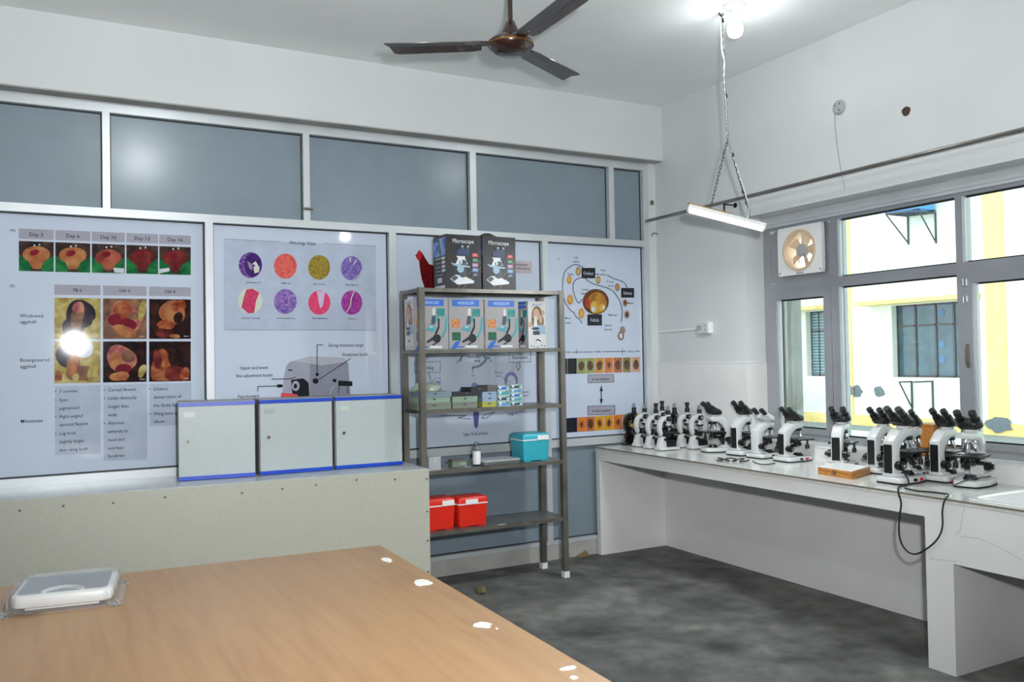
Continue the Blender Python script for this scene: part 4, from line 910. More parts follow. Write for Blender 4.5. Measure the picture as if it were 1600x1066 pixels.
T3, C3 = poster('chick life cycle poster with a red hen, behind the steel rack', LOX[2][1], LOX[3][0])
q8 = lambda zx, zy: (640 + zx / 8, 340 + zy / 8); q7 = lambda zx, zy: (610 + zx / 5.33, 520 + zy / 5.33)
HEN = pm('hen_dark_red', (70, 16, 18), (104, 24, 26), (60, 20, 20), scale=10); HEN2 = pm('hen_head_red', (176, 30, 50), (200, 50, 60), scale=14)
hn = C3.poly(T3, 'hen_picture', [q8(*p) for p in ((88, 512), (112, 440), (150, 430), (190, 500), (240, 580), (310, 605), (420, 590), (480, 640), (470, 820), (400, 890), (190, 890), (150, 770), (128, 640), (118, 545))], HEN, 2)
C3.poly(hn, 'picture_shape', [q8(*p) for p in ((82, 505), (88, 450), (106, 420), (124, 402), (134, 425), (158, 440), (150, 500), (120, 545))], HEN2, 3); C3.poly(hn, 'picture_shape', [q8(*p) for p in ((64, 478), (90, 462), (88, 488))], PBK, 3)
PB_ = C3.poly(T3, 'caption_panel', [q8(*p) for p in ((1000, 690), (1530, 700), (1530, 548), (1000, 520))], mat('poster_pink_panel', S(186, 176, 182), .045, spec=.42))
C3.text(PB_, 'lettering', 'Development', *q8(1475, 606), 4.0, PK, 'RIGHT', bold=.006, sx=.85); C3.text(PB_, 'lettering', 'of the embryo', *q8(1507, 655), 4.0, PK, 'RIGHT', bold=.006, sx=.85)
LIL = pm('lilac_print', (124, 120, 176), (140, 136, 190)); BLUP = pm('blue_arrow', (100, 126, 160), (112, 138, 172)); VIO = pm('violet_embryo', (76, 80, 136), (92, 96, 152)); OLV = pm('olive_arrow', (120, 124, 112), (132, 136, 122))
def frame_box(C, T, pts, w=.7, m=PTHIN): C.line(T, 'frame_line', pts + [pts[0]], w, m, 2)
frame_box(C3, T3, [q7(*p) for p in ((200, 245), (415, 240), (415, 330), (200, 332))], m=PLN); C3.text(T3, 'lettering', 'Hatching', *q7(305, 305), 5, PK, sx=.85, bold=.006)
frame_box(C3, T3, [q7(*p) for p in ((990, 165), (1167, 160), (1167, 243), (990, 246))], m=PLN); C3.text(T3, 'lettering', 'Gastrulation', *q7(1078, 218), 5, PK, sx=.8, bold=.006)
C3.text(T3, 'lettering', 'Hours after', *q7(698, 212), 4, PK, sx=.85, bold=.006); C3.text(T3, 'lettering', 'laying', *q7(722, 242), 4, PK, sx=.85, bold=.006)
C3.line(T3, 'arrow_print', [q7(600, 190), q7(585, 220), q7(570, 240)], 3.6, OLV, 2); C3.line(T3, 'arrow_print', [q7(685, 300), q7(685, 290), q7(740, 280), q7(780, 245), q7(805, 205)], 3.6, BLUP, 2); C3.line(T3, 'arrow_print', [q7(685, 285), q7(685, 330)], .8, PLN, 2); C3.line(T3, 'arrow_print', [q7(770, 200), q7(830, 215)], 2.6, BLUP, 2)
for s, x, y in (('2', 555, 258), ('8', 838, 245), ('10', 683, 368)): C3.text(T3, 'lettering', s, *q7(x, y), 4, PK)
C3.text(T3, 'lettering', "Hensen's", *q7(900, 338), 3.2, PK, sx=.85); C3.text(T3, 'lettering', 'node', *q7(900, 368), 3.2, PK, sx=.85); C3.line(T3, 'pointer_line', [q7(930, 370), q7(1000, 415)], .6, PK, 4)
C3.ell(T3, 'embryo_print', *q7(1005, 400), 10.5, 14, LIL, 2); C3.ell(T3, 'picture_shape', *q7(1005, 410), 7, 10.5, PSH, 3)
C3.text(T3, 'lettering', 'primitive', *q7(1122, 502), 3.4, PK, sx=.85); C3.text(T3, 'lettering', 'streak', *q7(1124, 532), 3.4, PK, sx=.85)
for ls in ([(1055, 245), (1050, 280), (1065, 315), (1080, 285), (1070, 245)], [(315, 335), (335, 390)], [(300, 200), (310, 225)], [(310, 450), (340, 400), (390, 375), (415, 380), (412, 450)], [(420, 690), (630, 690), (560, 710), (670, 720)], [(755, 710), (800, 680), (870, 660), (790, 715), (755, 710)]): C3.line(T3, 'sketch_line', [q7(*p) for p in ls], .9, LIL if len(ls) == 5 and ls[0][0] == 310 else PLN, 2)
C3.ell(T3, 'chick_print', *q7(370, 425), 8, 4, LIL, 2, rot=-.3); C3.ell(T3, 'embryo_print', *q7(700, 437), 5, 4, LIL, 2)
C3.poly(T3, 'embryo_print', [q7(*p) for p in ((690, 620), (735, 620), (738, 700), (728, 780), (712, 800), (698, 780), (690, 700))], VIO, 2)
C3.text(T3, 'lettering', 'Stage 4', *q7(1015, 686), 4.2, PK, bold=.006, sx=.85); C3.text(T3, 'lettering', 'Stage 14 (22 somites)', *q7(710, 852), 4.4, PK, bold=.006, sx=.8)

T4, C4 = poster('egg cell journey poster with an orange ovary and colour strips, by the corner', LOX[3][1], LOX[4][0])
k1 = lambda zx, zy: (850 + zx / 8, 360 + zy / 8); k2 = lambda zx, zy: (850 + zx / 8, 530 + zy / 8)
for pts in ([(490, 465), (440, 440), (380, 428), (310, 465), (258, 520), (238, 600), (230, 720), (240, 800), (262, 900), (300, 960), (345, 1015), (370, 1020), (385, 1060), (420, 1100), (450, 1120), (470, 1165)],
            [(520, 597), (450, 595), (390, 625), (365, 670), (362, 740), (390, 840), (433, 910), (475, 860)], [(515, 600), (560, 640), (620, 670), (720, 700), (800, 725), (860, 760), (920, 840), (960, 920), (975, 1000), (975, 1070), (960, 1150)],
            [(640, 548), (690, 548)], [(790, 560), (860, 600), (940, 625), (1000, 655), (1030, 700), (1040, 740)]):
    C4.line(T4, 'outline_print', [k1(*p) for p in smooth_path([(x, y, 0) for x, y in pts], 3) for p in [(p[0], p[1])]], 1.2, PLN, 2)
OV = pm('ovary_gold', (110, 70, 26), (176, 124, 44), (200, 150, 60), scale=9); OVD = pm('ovary_brown', (76, 44, 20), (120, 78, 32), scale=9); OVR = pm('ovary_red', (160, 44, 30), (190, 60, 36)); CEL = pm('cell_ring', (140, 122, 110), (156, 136, 118)); CEY = pm('cell_yolk', (196, 160, 60), (210, 176, 80)); CEO = pm('cell_orange', (190, 120, 60), (206, 140, 70))
o4 = C4.ell(T4, 'ovary_picture', *k1(645, 893), 20.6, 20, OVD, 2, n=30); C4.ell(o4, 'picture_shape', *k1(660, 905), 15, 16.5, OV, 3); C4.ell(o4, 'picture_shape', *k1(538, 905), 3.6, 8.5, OVR, 4); C4.ell(o4, 'picture_shape', *k1(625, 960), 6, 9.5, CEY, 4); C4.ell(o4, 'picture_shape', *k1(612, 988), 2.8, 4.2, PSH, 5); C4.ell(o4, 'picture_shape', *k1(725, 962), 5, 5.4, CEY, 4); C4.ell(o4, 'picture_shape', *k1(742, 966), 2, 2.8, PSH, 5)
C4.text(o4, 'lettering', 'Ovary', *k1(640, 815), 2.8, OVD, sx=.85, k=5)
for x, y, r, m1, m2 in ((427, 512, 4.2, CEL, CEY), (312, 620, 3.8, CEO, CEY), (675, 620, 3.8, CEL, CEY), (914, 712, 3.8, CEL, CEO), (1012, 908, 3.6, CEL, OVD), (1035, 1055, 4, CEL, OVD), (980, 1250, 4.4, CEL, CEL), (960, 1320, 4.8, OVD, PSH)):
    e_ = C4.ell(T4, 'cell_picture', *k1(x, y), r, r * 1.65 if r < 4.3 else r * 1.4, m1, 3); C4.ell(e_, 'picture_shape', *k1(x, y), r * .62, r * 1.0, m2, 4)
for x, y in ((325, 868), (465, 1040)):
    pts = []
    for i in range(28): t = 2 * PI * i / 28; q = 1 if i % 2 else .68; pts.append(k1(x + 46 * q * math.cos(t), y + 78 * q * math.sin(t)))
    e_ = C4.poly(T4, 'cell_picture', pts, CEO, 3); C4.ell(e_, 'picture_shape', *k1(x, y), 3, 4.6, CEY, 4)
for x0, y0, x1, y1, s in ((468, 470, 638, 600, 'Oviduct'), (962, 722, 1124, 842, 'Uterus'), (540, 1052, 722, 1190, 'Follicle')):
    b_ = C4.poly(T4, 'black_label', [k1(x0, y1), k1(x1, y1), k1(x1, y0), k1(x0, y0)], PBK, 4); C4.text(b_, 'lettering', s, *k1((x0 + x1) / 2, (y0 + y1) / 2 + 22), 5.2, PSH, sx=.78, k=5, bold=.004)
for s, x, y in (('2-cell', 397, 352), ('embryo', 402, 402), ('Zygote', 332, 562), ('4-cell', 735, 512), ('embryo', 738, 562), ('8-16-cell', 825, 655), ('embryo', 838, 705), ('Morula', 1080, 922), ('Mature', 300, 1110 + 0), ('oocyte', 300, 1165), ('Blastocyst', 860, 1070), ('Corpus', 515, 752), ('luteum', 500, 800), ('Hatched', 800, 1200), ('blastocyst', 800, 1250), ('A', 178, 372)): C4.text(T4, 'lettering', s, *k1(x, y), 3.2, PK, sx=.85, bold=.006)
C4.line(T4, 'scale_line', [k2(355, 163), k2(612, 160)], .9, PLN, 2); C4.line(T4, 'scale_line', [k2(735, 158), k2(1028, 153)], .9, PLN, 2); C4.line(T4, 'scale_line', [k2(1135, 153), k2(1196, 152)], .9, PLN, 2)
for x in (408, 978): C4.line(T4, 'scale_line', [k2(x, 122), k2(x, 190)], .7, PLN, 2)
for s, x, y in (('Ovary', 300, 172), ('Oviduct', 675, 168), ('Uterus', 1082, 165)): C4.text(T4, 'lettering', s, *k2(x, y), 3.2, PK, sx=.85, bold=.006)
TL = {n: pm('tile_' + n, *c, scale=24) for n, c in (('night', ((30, 30, 38), (48, 46, 54))), ('lime', ((130, 140, 76), (150, 158, 92))), ('amber', ((190, 136, 56), (206, 156, 80))), ('orange', ((196, 108, 48), (212, 128, 60))), ('rust', ((170, 96, 48), (190, 116, 62))), ('moss', ((124, 118, 56), (142, 134, 72))), ('peach', ((190, 142, 120), (206, 162, 138))), ('gold', ((200, 146, 30), (214, 164, 50))), ('brown', ((70, 52, 40), (96, 70, 52))), ('indigo', ((30, 28, 56), (40, 36, 70))))}
def strip(xs, ta, tb, ba, bb, cols, kk):
    for (x0, x1), n in zip(xs, cols):
        f = lambda x, a, b: a + (b - a) * (x - 300) / 900
        p = C4.poly(T4, 'colour_tile', [kk(x0, f(x0, ba, bb)), kk(x1, f(x1, ba, bb)), kk(x1, f(x1, ta, tb)), kk(x0, f(x0, ta, tb))], TL[n], 2)
        if n not in ('night', 'indigo'): xm = (x0 + x1) / 2; C4.ell(p, 'picture_shape', *kk(xm, f(xm, (ta + ba) / 2, (tb + bb) / 2)), 4.4, 7.6, TL['brown' if n not in ('orange', 'gold') else 'rust'], 3, wob=.05); C4.ell(p, 'picture_shape', *kk(xm, f(xm, (ta + ba) / 2, (tb + bb) / 2)), 2.2, 4.4, TL['brown'], 4, wob=.1)
        else: C4.ell(p, 'picture_shape', *kk((x0 + x1) / 2, f(x0, (ta + ba) / 2, (tb + bb) / 2)), 6, 11, PBK, 3)
xs = [(190, 288), (292, 408), (414, 518), (525, 628), (634, 750), (757, 858), (868, 975), (985, 1082), (1094, 1200)]
strip(xs, 243, 226, 437, 410, ['night', 'night', 'lime', 'lime', 'amber', 'orange', 'rust', 'moss', 'peach'], k2)
strip([(x0, x1 + 4) for x0, x1 in xs], 988, 928, 1168, 1112, ['night', 'indigo', 'orange', 'rust', 'gold', 'gold', 'orange', 'moss', 'gold'], k2)
for x0, y0, x1, y1, s in ((548, 450, 870, 548, 'In vivo situation'), (546, 840, 884, 950, 'In vitro situation')):
    b_ = C4.poly(T4, 'caption_panel', [k2(x0, y1), k2(x1, y1 - 10), k2(x1, y0 - 10), k2(x0, y0)], PHEAD, 2); frame_box(C4, b_, [k2(x0, y1), k2(x1, y1 - 10), k2(x1, y0 - 10), k2(x0, y0)], .8, PLN); C4.text(b_, 'lettering', s, *k2((x0 + x1) / 2, (y0 + y1) / 2 + 16), 4.6, PK, sx=.8, k=3, bold=.006)
C4.line(T4, 'double_arrow', [k2(714, 640), k2(714, 760)], 1.4, PBK, 2); C4.polys(T4, 'double_arrow', [[k2(694, 652), k2(736, 652), k2(714, 575)]], PBK, 3); C4.polys(T4, 'arrow_head', [[k2(694, 748), k2(736, 748), k2(714, 818)]], PBK, 3)

# ================================================================== CEILING FAN, LAMPS, WALL FITTINGS
fh = at(798, 66, z=3.10)
fan = thing('ceiling_fan', 'dark brown three-blade ceiling fan hanging in the middle of the room', 'fan', (fh.x, fh.y, 3.04))
obj('rod', MB().cyl((0, 0, .14), (0, 0, CZ - 3.04 - .04), .0125), BROWN, fan)
obj('ceiling_canopy', MB().lathe([(.0, CZ - 3.04), (.055, CZ - 3.04), (.052, CZ - 3.10), (.02, CZ - 3.14), (0.012, CZ - 3.14)], seg=28), BROWN, fan)
obj('lower_canopy', MB().lathe([(.0125, .17), (.022, .165), (.044, .115), (.064, .085), (.066, .075)], seg=28), BROWN, fan)
obj('motor_housing', MB().lathe([(.0, .0), (.075, .003), (.107, .022), (.117, .045), (.115, .060), (.095, .077), (.066, .083), (0, .083)], seg=36), BROWN, fan)
obj('brass_ring', MB().lathe([(.1165, .038), (.1185, .041), (.1185, .045), (.1165, .048)], seg=36, caps=False), mat('dull_brass', S(120, 84, 44), .35, .6), fan)
for k, ang in enumerate((150.5, 28, -91)):
    M = Matrix.Rotation(math.radians(ang), 4, 'Z')
    tw = M @ Matrix.Translation((0, 0, .052)) @ Matrix.Rotation(math.radians(1.5), 4, 'X')
    pa = [(.150, -.052), (.19, -.064), (.575, -.074), (.600, -.066), (.618, 0), (.150, 0)]; pb = [(.150, 0), (.618, 0), (.637, .058), (.627, .066), (.19, .060), (.150, .048)]
    bl = MB().prism(pa, -.002, .002, 'XY', M=tw @ Matrix.Rotation(math.radians(8), 4, 'X')).prism(pb, -.002, .002, 'XY', M=tw @ Matrix.Rotation(math.radians(-7), 4, 'X'))
    bmesh.ops.remove_doubles(bl.bm, verts=bl.bm.verts, dist=.0008)
    b_ = obj('blade', bl, BLADE, fan)
    b_.data.name = 'blade'
    obj('blade_arm', MB().prism([(.085, -.022), (.14, -.030), (.20, -.034), (.20, .034), (.14, .030), (.085, .022)], .002, .007, 'XY', M=tw), BROWN, b_)
    for (x, y) in ((.165, -.02), (.165, .02), (.188, 0)): obj('rivet', MB().lathe([(.0055, -.002), (.004, -.005), (0, -.0055)], (x, y, 0), 8, M=tw), CHROME, b_)
GLOW = mat('bulb_glow', (1, 1, 1), .3, emit=((.93, .99, 1.0), 14.)); TUBEG = mat('tube_glow', (1, 1, 1), .3, emit=((.93, .99, 1.0), 16.))
def bulb(p, label):
    t = thing('ceiling_bulb', label, 'light bulb', (p[0], p[1], CZ - .18), 0)
    h = .18
    obj('rose', MB().lathe([(.0, h), (.060, h), (.058, h - .016), (.030, h - .026), (.024, h - .028)], seg=24), WHITE, t)
    obj('holder', MB().lathe([(.024, h - .028), (.022, h - .084), (.019, h - .086)], seg=20), WHITE, t); obj('collar', MB().lathe([(.0215, h - .080), (.0215, h - .094), (.016, h - .098)], seg=20), GREYP, t)
    g = obj('globe', MB().lathe([(.016, .082), (.034, .076), (.042, .060), (.043, .030), (.036, .008), (.02, -.002), (0, -.004)], seg=24), GLOW, t)
    return t
for b, l in zip(BULBS, ('glowing white bulb on the ceiling beside the lamp chain', 'glowing bulb on the ceiling over the beige counter, out of view', 'glowing bulb on the ceiling behind the camera, towards the windows', 'unseen bulb added for general light behind the camera, towards the far side')): bulb(b, l)
for o in bpy.data.objects:
    if o.type == 'LIGHT' and o.name.startswith('bulb_light'): o.location.z = CZ - .235
# hanging tube light
top = at(1127, 20, z=CZ); dep = (top - CAM).dot(FF)
def ad(px, py, k=0.): d = FF + RR * ((px - 800) / FPX) - UU * ((py - 533) / FPX); return CAM + d * (dep + k)
apx, eL, eR, t0, t1 = ad(1137, 217), ad(1111, 322), ad(1169, 347), ad(1077, 329), ad(1191, 358)
lampT = thing('tube_light', 'glowing tube light hanging on a chain in front of the window corner', 'tube light', tuple((t0 + t1) / 2))
ax = (t1 - t0).normalized(); sd_ = ax.cross(Vector((0, 0, 1))).normalized(); up = sd_.cross(ax).normalized(); L = (t1 - t0).length
Mx = Matrix((ax, sd_, up)).transposed().to_4x4(); Mx.translation = t0
obj('batten', MB().box((-.012, -.020, .014), (L + .012, .020, .034), .003, Mx), WHITE, lampT, world=True)
obj('wooden_strip', MB().box((-.016, -.014, .034), (L * .55, .014, .042), .001, Mx), DIRTY, lampT, world=True)
obj('tube', MB().cyl(t0 + up * .002, t1 + up * .002, .0145, seg=20), TUBEG, lampT, world=True)
for e_, s_ in ((t0, -1), (t1, 1)): obj('end_cap', MB().cyl(e_ + up * .002 - ax * .0 + ax * s_ * .0, e_ + up * .002 + ax * s_ * .012, .0155, seg=20), WHITE, lampT, world=True)
lamp('tube_glow_light', 'AREA', (t0 + t1) / 2 - up * .02, 19, COOL, shape='RECTANGLE', size=L, size_y=.03).rotation_euler = ((ax.to_track_quat('X', 'Z')).to_euler())
CHN = mat('chain_steel', S(96, 94, 90), .45, .6)
def chain(parent, pts, pitch=.021):
    mb = MB(); P = [Vector(p) for p in pts]; i = 0
    for a, b in zip(P[:-1], P[1:]):
        n = max(1, int((b - a).length / pitch)); q = (b - a).to_track_quat('Z', 'Y')
        for k in range(n):
            c = a + (b - a) * ((k + .5) / n); l = (b - a).length / n * .68; w = .0055
            ring = [Vector((w * math.cos(2 * PI * j / 8), 0, l * math.sin(2 * PI * j / 8))) for j in range(8)]
            if i % 2: ring = [Vector((0, v.x, v.z)) for v in ring]
            mb.tube([c + q @ v for v in ring], .0019, 5, closed=True); i += 1
    return obj('chain', mb, CHN, parent, world=True)
chain(lampT, [top - Vector((0, 0, .012)), apx]); chain(lampT, [apx, eL]); chain(lampT, [apx, ad(1161, 300), ad(1171, 330), eR])
obj('hook', MB().tube(smooth_path([top + Vector((-.018, 0, -.002)), top + Vector((-.012, 0, -.012)), top + Vector((0, 0, -.020)), top + Vector((.010, 0, -.012)), top + Vector((.014, 0, -.002))]), .004), BLACK, lampT, world=True)
wp = [top + Vector((-.006, 0, -.03)), ad(1127, 60), ad(1128, 80), ad(1131.5, 95), ad(1131, 112), ad(1132, 135), ad(1134, 160), ad(1136, 200), apx, ad(1151, 262), ad(1166, 308), ad(1170, 335), ad(1160, 345), ad(1140, 338), ad(1113, 326)]
obj('wire', MB().tube(smooth_path(wp), .0032, 6), WHITE, lampT, world=True)
for px, py in ((1129, 32), (1131, 83), (1134.5, 150), (1145, 242), (1160, 300), (1165.5, 317)): obj('tape', MB().cyl(ad(px, py - 3), ad(px + .8, py + 3), .0062, seg=8), BLACK, lampT, world=True)
# curtain pipe
pz = 2.565
pip = thing('curtain_pipe', 'thin steel pipe running along the window wall above the windows', 'pipe', (-.1, -3, pz))
PIPE = mat('pipe_steel', S(138, 136, 130), .22, .85, var=.12, scale=10)
obj('pipe', MB().cyl((-.1, .0, pz), (-.1, -6.8, pz), .0125, seg=14), PIPE, pip, world=True)
for y in (-.90, -4.0, -6.6): obj('bracket', MB().box((-.106, y - .006, pz - .012), (0, y + .006, pz - .020 - .0), .001).box((-.108, y - .004, pz - .075), (-.100, y + .004, pz - .012), .001).lathe([(.018, -.004), (.018, 0)], (0, y, pz - .016), 12, 'X'), BLACK, pip, world=True)
ce = at(1312, 168, x=0)
cr = thing('ceiling_rose', 'round white wiring plate on the wall above the window, trailing a thin wire', 'wall plate', (0, ce.y, ce.z))
obj('plate', MB().lathe([(.046, 0), (.044, -.012), (.034, -.022), (0, -.024)], (0, 0, 0), 24, 'X'), GREYP, cr)
for a in (.6, 2.4, 4.2): obj('screw_hole', MB().lathe([(.005, -.0232), (0, -.0245)], (0, .024 * math.cos(a), .024 * math.sin(a)), 8, 'X'), BLACK, cr)
wpts = [at(1304, 178, x=-.006), at(1305, 200, x=-.006), at(1308, 230, x=-.006), at(1313, 262, x=-.006), at(1318, 285, x=-.004), at(1320, 296, x=-.004)]
for p in wpts: p.z = max(p.z, 2.452)
obj('wire', MB().tube(smooth_path(wpts), .0022, 6), GREYP, cr, world=True)
# socket, conduit
so = at(1103, 512, x=-.010)
sk = thing('wall_socket', 'white switch and socket box on the wall above the student microscopes', 'socket', (0, so.y, so.z - .03))
sw_ = .125
obj('box', MB().box((-.042, -sw_ / 2, -.012), (0, sw_ / 2, .070), .004), WHITE, sk)
obj('face_plate', MB().box((-.047, -sw_ / 2 + .004, -.008), (-.042, sw_ / 2 - .004, .066), .002), OFFW, sk)
for k in range(3): obj('switch', MB().box((-.052, .010 + k * .016, .01), (-.047, .022 + k * .016, .045), .002), GREYP, sk)
for z in (.012, .042): obj('socket_hole', MB().lathe([(.005, -.0475), (0, -.0478)], (0, -.030, z), 10, 'X'), BLACK, sk)
cn0 = at(1024, 521, x=-.006); cnd = lone('conduit', MB().cyl((-.008, -.016, so.z - .015), (-.008, so.y + sw_ / 2, so.z - .006), .008, seg=10), WHITE, 'thin white conduit running from the corner to the wall socket', 'conduit')
# exhaust fan in the upper left window bay
w1['note'] = ''; del w1['note']
ey0, ey1 = at(1286, 393, x=.16).y, at(1217, 393, x=.16).y
ez0, ez1 = at(1250, 429, x=.16).z, ZH0 + .0
eyc, ezc = (ey0 + ey1) / 2, at(1251, 391, x=.16).z; er = .128
ex = thing('exhaust_fan', 'white square exhaust fan fitted into the upper left window bay', 'exhaust fan', (.16, eyc, ez0))
def holed(y0, y1, z0, z1, r, x0, x1):
    mb = MB(); n = 48; ou, inn = [], []
    for i in range(n):
        a = 2 * PI * (i + .5) / n; c, s = math.cos(a), math.sin(a)
        ty = ((y1 - eyc) if c > 0 else (eyc - y0)) / max(abs(c), 1e-6); tz = ((z1 - ezc) if s > 0 else (ezc - z0)) / max(abs(s), 1e-6); q = min(ty, tz)
        ou.append((eyc + q * c, ezc + q * s)); inn.append((eyc + r * c, ezc + r * s))
    vs = [(x, y, z) for x in (x0, x1) for ring in (ou, inn) for y, z in ring]
    fs = []
    for i in range(n):
        j = (i + 1) % n; fs += [(i, j, n + j, n + i), (2 * n + i, 3 * n + i, 3 * n + j, 2 * n + j), (i, 2 * n + i, 2 * n + j, j), (n + i, n + j, 3 * n + j, 3 * n + i)]
    _, q = mb._new(vs, fs); bmesh.ops.recalc_face_normals(mb.bm, faces=q); return mb
obj('front_plate', holed(ey0, ey1, ez0, ZH0 - .002, er, .150, .178), WHITE, ex, world=True)
CRM = mat('fan_cream', S(214, 190, 160), .45)
obj('duct_ring', MB().lathe([(er, -.012), (er + .012, -.012), (er + .014, 0), (er - .002, .10), (er - .006, .10), (er - .006, 0), (er, -.012)], (.152, eyc, ezc), 40, 'X', caps=False), CRM, ex, world=True)
for k in range(5):
    M = Matrix.Translation((.19, eyc, ezc)) @ Matrix.Rotation(2 * PI * k / 5 + .35, 4, 'X') @ Matrix.Rotation(.5, 4, 'Z')
    obj('blade', MB().prism([(-.020, .035), (.024, .035), (.044, .112), (-.034, .112)], -.0012, .0012, 'YZ', M=M), CRM, ex, world=True)
obj('motor_hub', MB().lathe([(0, -.018), (.034, -.016), (.040, -.008), (.040, .03)], (.175, eyc, ezc), 24, 'X'), GREYP, ex, world=True)
gd = MB()
for k in range(3):
    a = PI / 2 + 2 * PI * k / 3; gd.cyl((.225, eyc, ezc), (.225, eyc + er * math.cos(a), ezc + er * math.sin(a)), .004, seg=6)
obj('rear_bracket', gd, mat('fan_bracket', S(120, 90, 70), .5), ex, world=True)
obj('name_plate', MB().box((.1485, eyc - .035, ez0 + .004), (.150, eyc + .03, ez0 + .016)), GREYP, ex, world=True)
for sy in (ey0 + .018, ey1 - .018): obj('screw', MB().lathe([(.006, -.002), (0, -.003)], (.150, sy, ez0 + .02), 8, 'X'), STEEL, ex, world=True)
struct('fan_panel', holed(YM1a, YJ - .062, ZT1, ZH0, er + .016, .200, .206), ALU2, w1)

# ================================================================== MICROSCOPES
def mono(label, body, tall, name='student_microscope', group='monocular student microscopes on the bench'):
    """upright school microscope: curved arm, one tube; local +x is the stage side"""
    T = thing(name, label, 'microscope', (0, 0, 0), 0, group)
    obj('base', MB().prism([(-.085, -.034), (-.075, -.040), (.078, -.046), (.095, -.040), (.095, .040), (.078, .046), (-.075, .040), (-.085, .034)], .004, .024, 'XY', .006), body, T)
    obj('pillar', MB().prism([(-.086, .022), (-.010, .022), (-.016, .075), (-.010, .092), (-.040, .105), (-.066, .085), (-.070, .070)], -.020, .020, 'XZ', .005), body, T)
    arm = []
    for i in range(13):
        a = PI * (1.28 - .86 * i / 12); arm.append((-.012 + .066 * math.cos(a), .163 + .083 * math.sin(a)))
    inn = []
    for i in range(13):
        a = PI * (1.24 - .80 * i / 12); inn.append((-.008 + .040 * math.cos(a), .160 + .055 * math.sin(a)))
    obj('arm', MB().prism(arm + inn[::-1], -.015, .015, 'XZ', .004), body, T)
    obj('tube', MB().cyl((.020, 0, .176), (.020, 0, .255), .019, seg=20), body, T)
    tb = obj('tube_collar', MB().cyl((.020, 0, .253), (.020, 0, .282), .0165, seg=20).cyl((.020, 0, .280), (.020, 0, .285), .019, seg=20), BLACK, T)
    if tall: obj('eyepiece', MB().cyl((.020, 0, .285), (.020, 0, .312), .0125, seg=16).cyl((.020, 0, .310), (.020, 0, .330), .0155, .017, seg=16), BLACK if body is not BLACK2 else CHROME, T)
    else: obj('eyepiece', MB().cyl((.020, 0, .285), (.020, 0, .316), .0118, seg=16), CHROME, T)
    for s in (-1, 1):
        k = obj('focus_knob', MB().cyl((.008, s * .014, .226), (.008, s * .036, .226), .018, seg=20), BLACK, T)
        obj('knob_centre', MB().cyl((.008, s * .036, .226), (.008, s * .040, .226), .0085, seg=14), CHROME, k)
        obj('fine_knob', MB().cyl((-.030, s * .014, .198), (-.030, s * .030, .198), .010, seg=14), BLACK, T)
        obj('tilt_knob', MB().cyl((-.030, s * .020, .080), (-.030, s * .032, .080), .010, seg=14), BLACK, T)
    n = obj('nosepiece', MB().lathe([(.0, .178), (.024, .176), (.026, .166), (.016, .160), (0, .160)], (.020, 0, 0), 20), BLACK, T)
    for dx, dy, l in ((.004, 0, .030), (.026, .008, .024), (-.006, -.016, .022)): obj('objective', MB().cyl((.020 + dx * .6, dy * .6, .164), (.020 + dx, dy, .164 - l), .008, .0055, seg=12), CHROME, n)
    obj('stage', MB().box((-.036, -.044, .116), (.090, .044, .124), .003).prism([(-.045, .10), (-.020, .10), (-.020, .135), (-.040, .145)], -.022, .022, 'XZ', .003), BLACK, T)
    for s in (-1, 1): obj('slide_clip', MB().box((.0, s * .030 - .004, .1245), (.058, s * .030 + .004, .127), .001), CHROME, T)
    obj('condenser', MB().cyl((.022, 0, .092), (.022, 0, .116), .016, seg=16), BLACK, T)
    obj('lamp_house', MB().prism([(-.008, .024), (.068, .024), (.066, .052), (.050, .072), (.006, .072), (-.006, .060)], -.034, .034, 'XZ', .005), BLACK, T)
    return T
MW = mono('white student microscope', OFFW, False); MT = mono('white student microscope', OFFW, True); MK = mono('black student microscope', BLACK2, False)
used = set()
def bench_spot(px, x):
    """where the line along the bench at depth x passes under that column of the photograph"""
    lo, hi = -8., .5
    for _ in range(50):
        m = (lo + hi) / 2; v = Vector((x, m, BZ)) - CAM
        if 800 + FPX * v.dot(RR) / v.dot(FF) > px: lo = m
        else: hi = m
    return Vector((x, lo, BZ))
def place(proto, px, x, rz, label, sc=None):
    p = bench_spot(px, x)
    if proto.name not in used: used.add(proto.name); o = proto; o.location = p; o.rotation_euler = (0, 0, rz); o['label'] = label
    else: o = dup(proto, p, rz, label)
    if sc: o.scale = sc
    return o
place(MK, 988.5, -.33, .05, 'black student microscope at the far left end of the bench')
place(MW, 1005, -.345, .02, 'white student microscope beside the black one at the bench end')
place(MT, 1023, -.36, .05, 'white student microscope with tall black eyepiece, second from front of the left row')
place(MW, 1041.5, -.375, .03, 'white student microscope nearest the bench edge, chrome eyepiece, stage fully in view')
place(MT, 1033, -.13, .1, 'student microscope hidden behind the left row, only its eyepiece tube showing')
place(MK, 1052, -.125, .05, 'black student microscope standing behind the white ones near the wall')
place(MT, 1072, -.125, .08, 'white student microscope behind, left of the one at the right end of the group')
place(MW, 1091, -.135, .03, 'white student microscope at the right end of the student group')

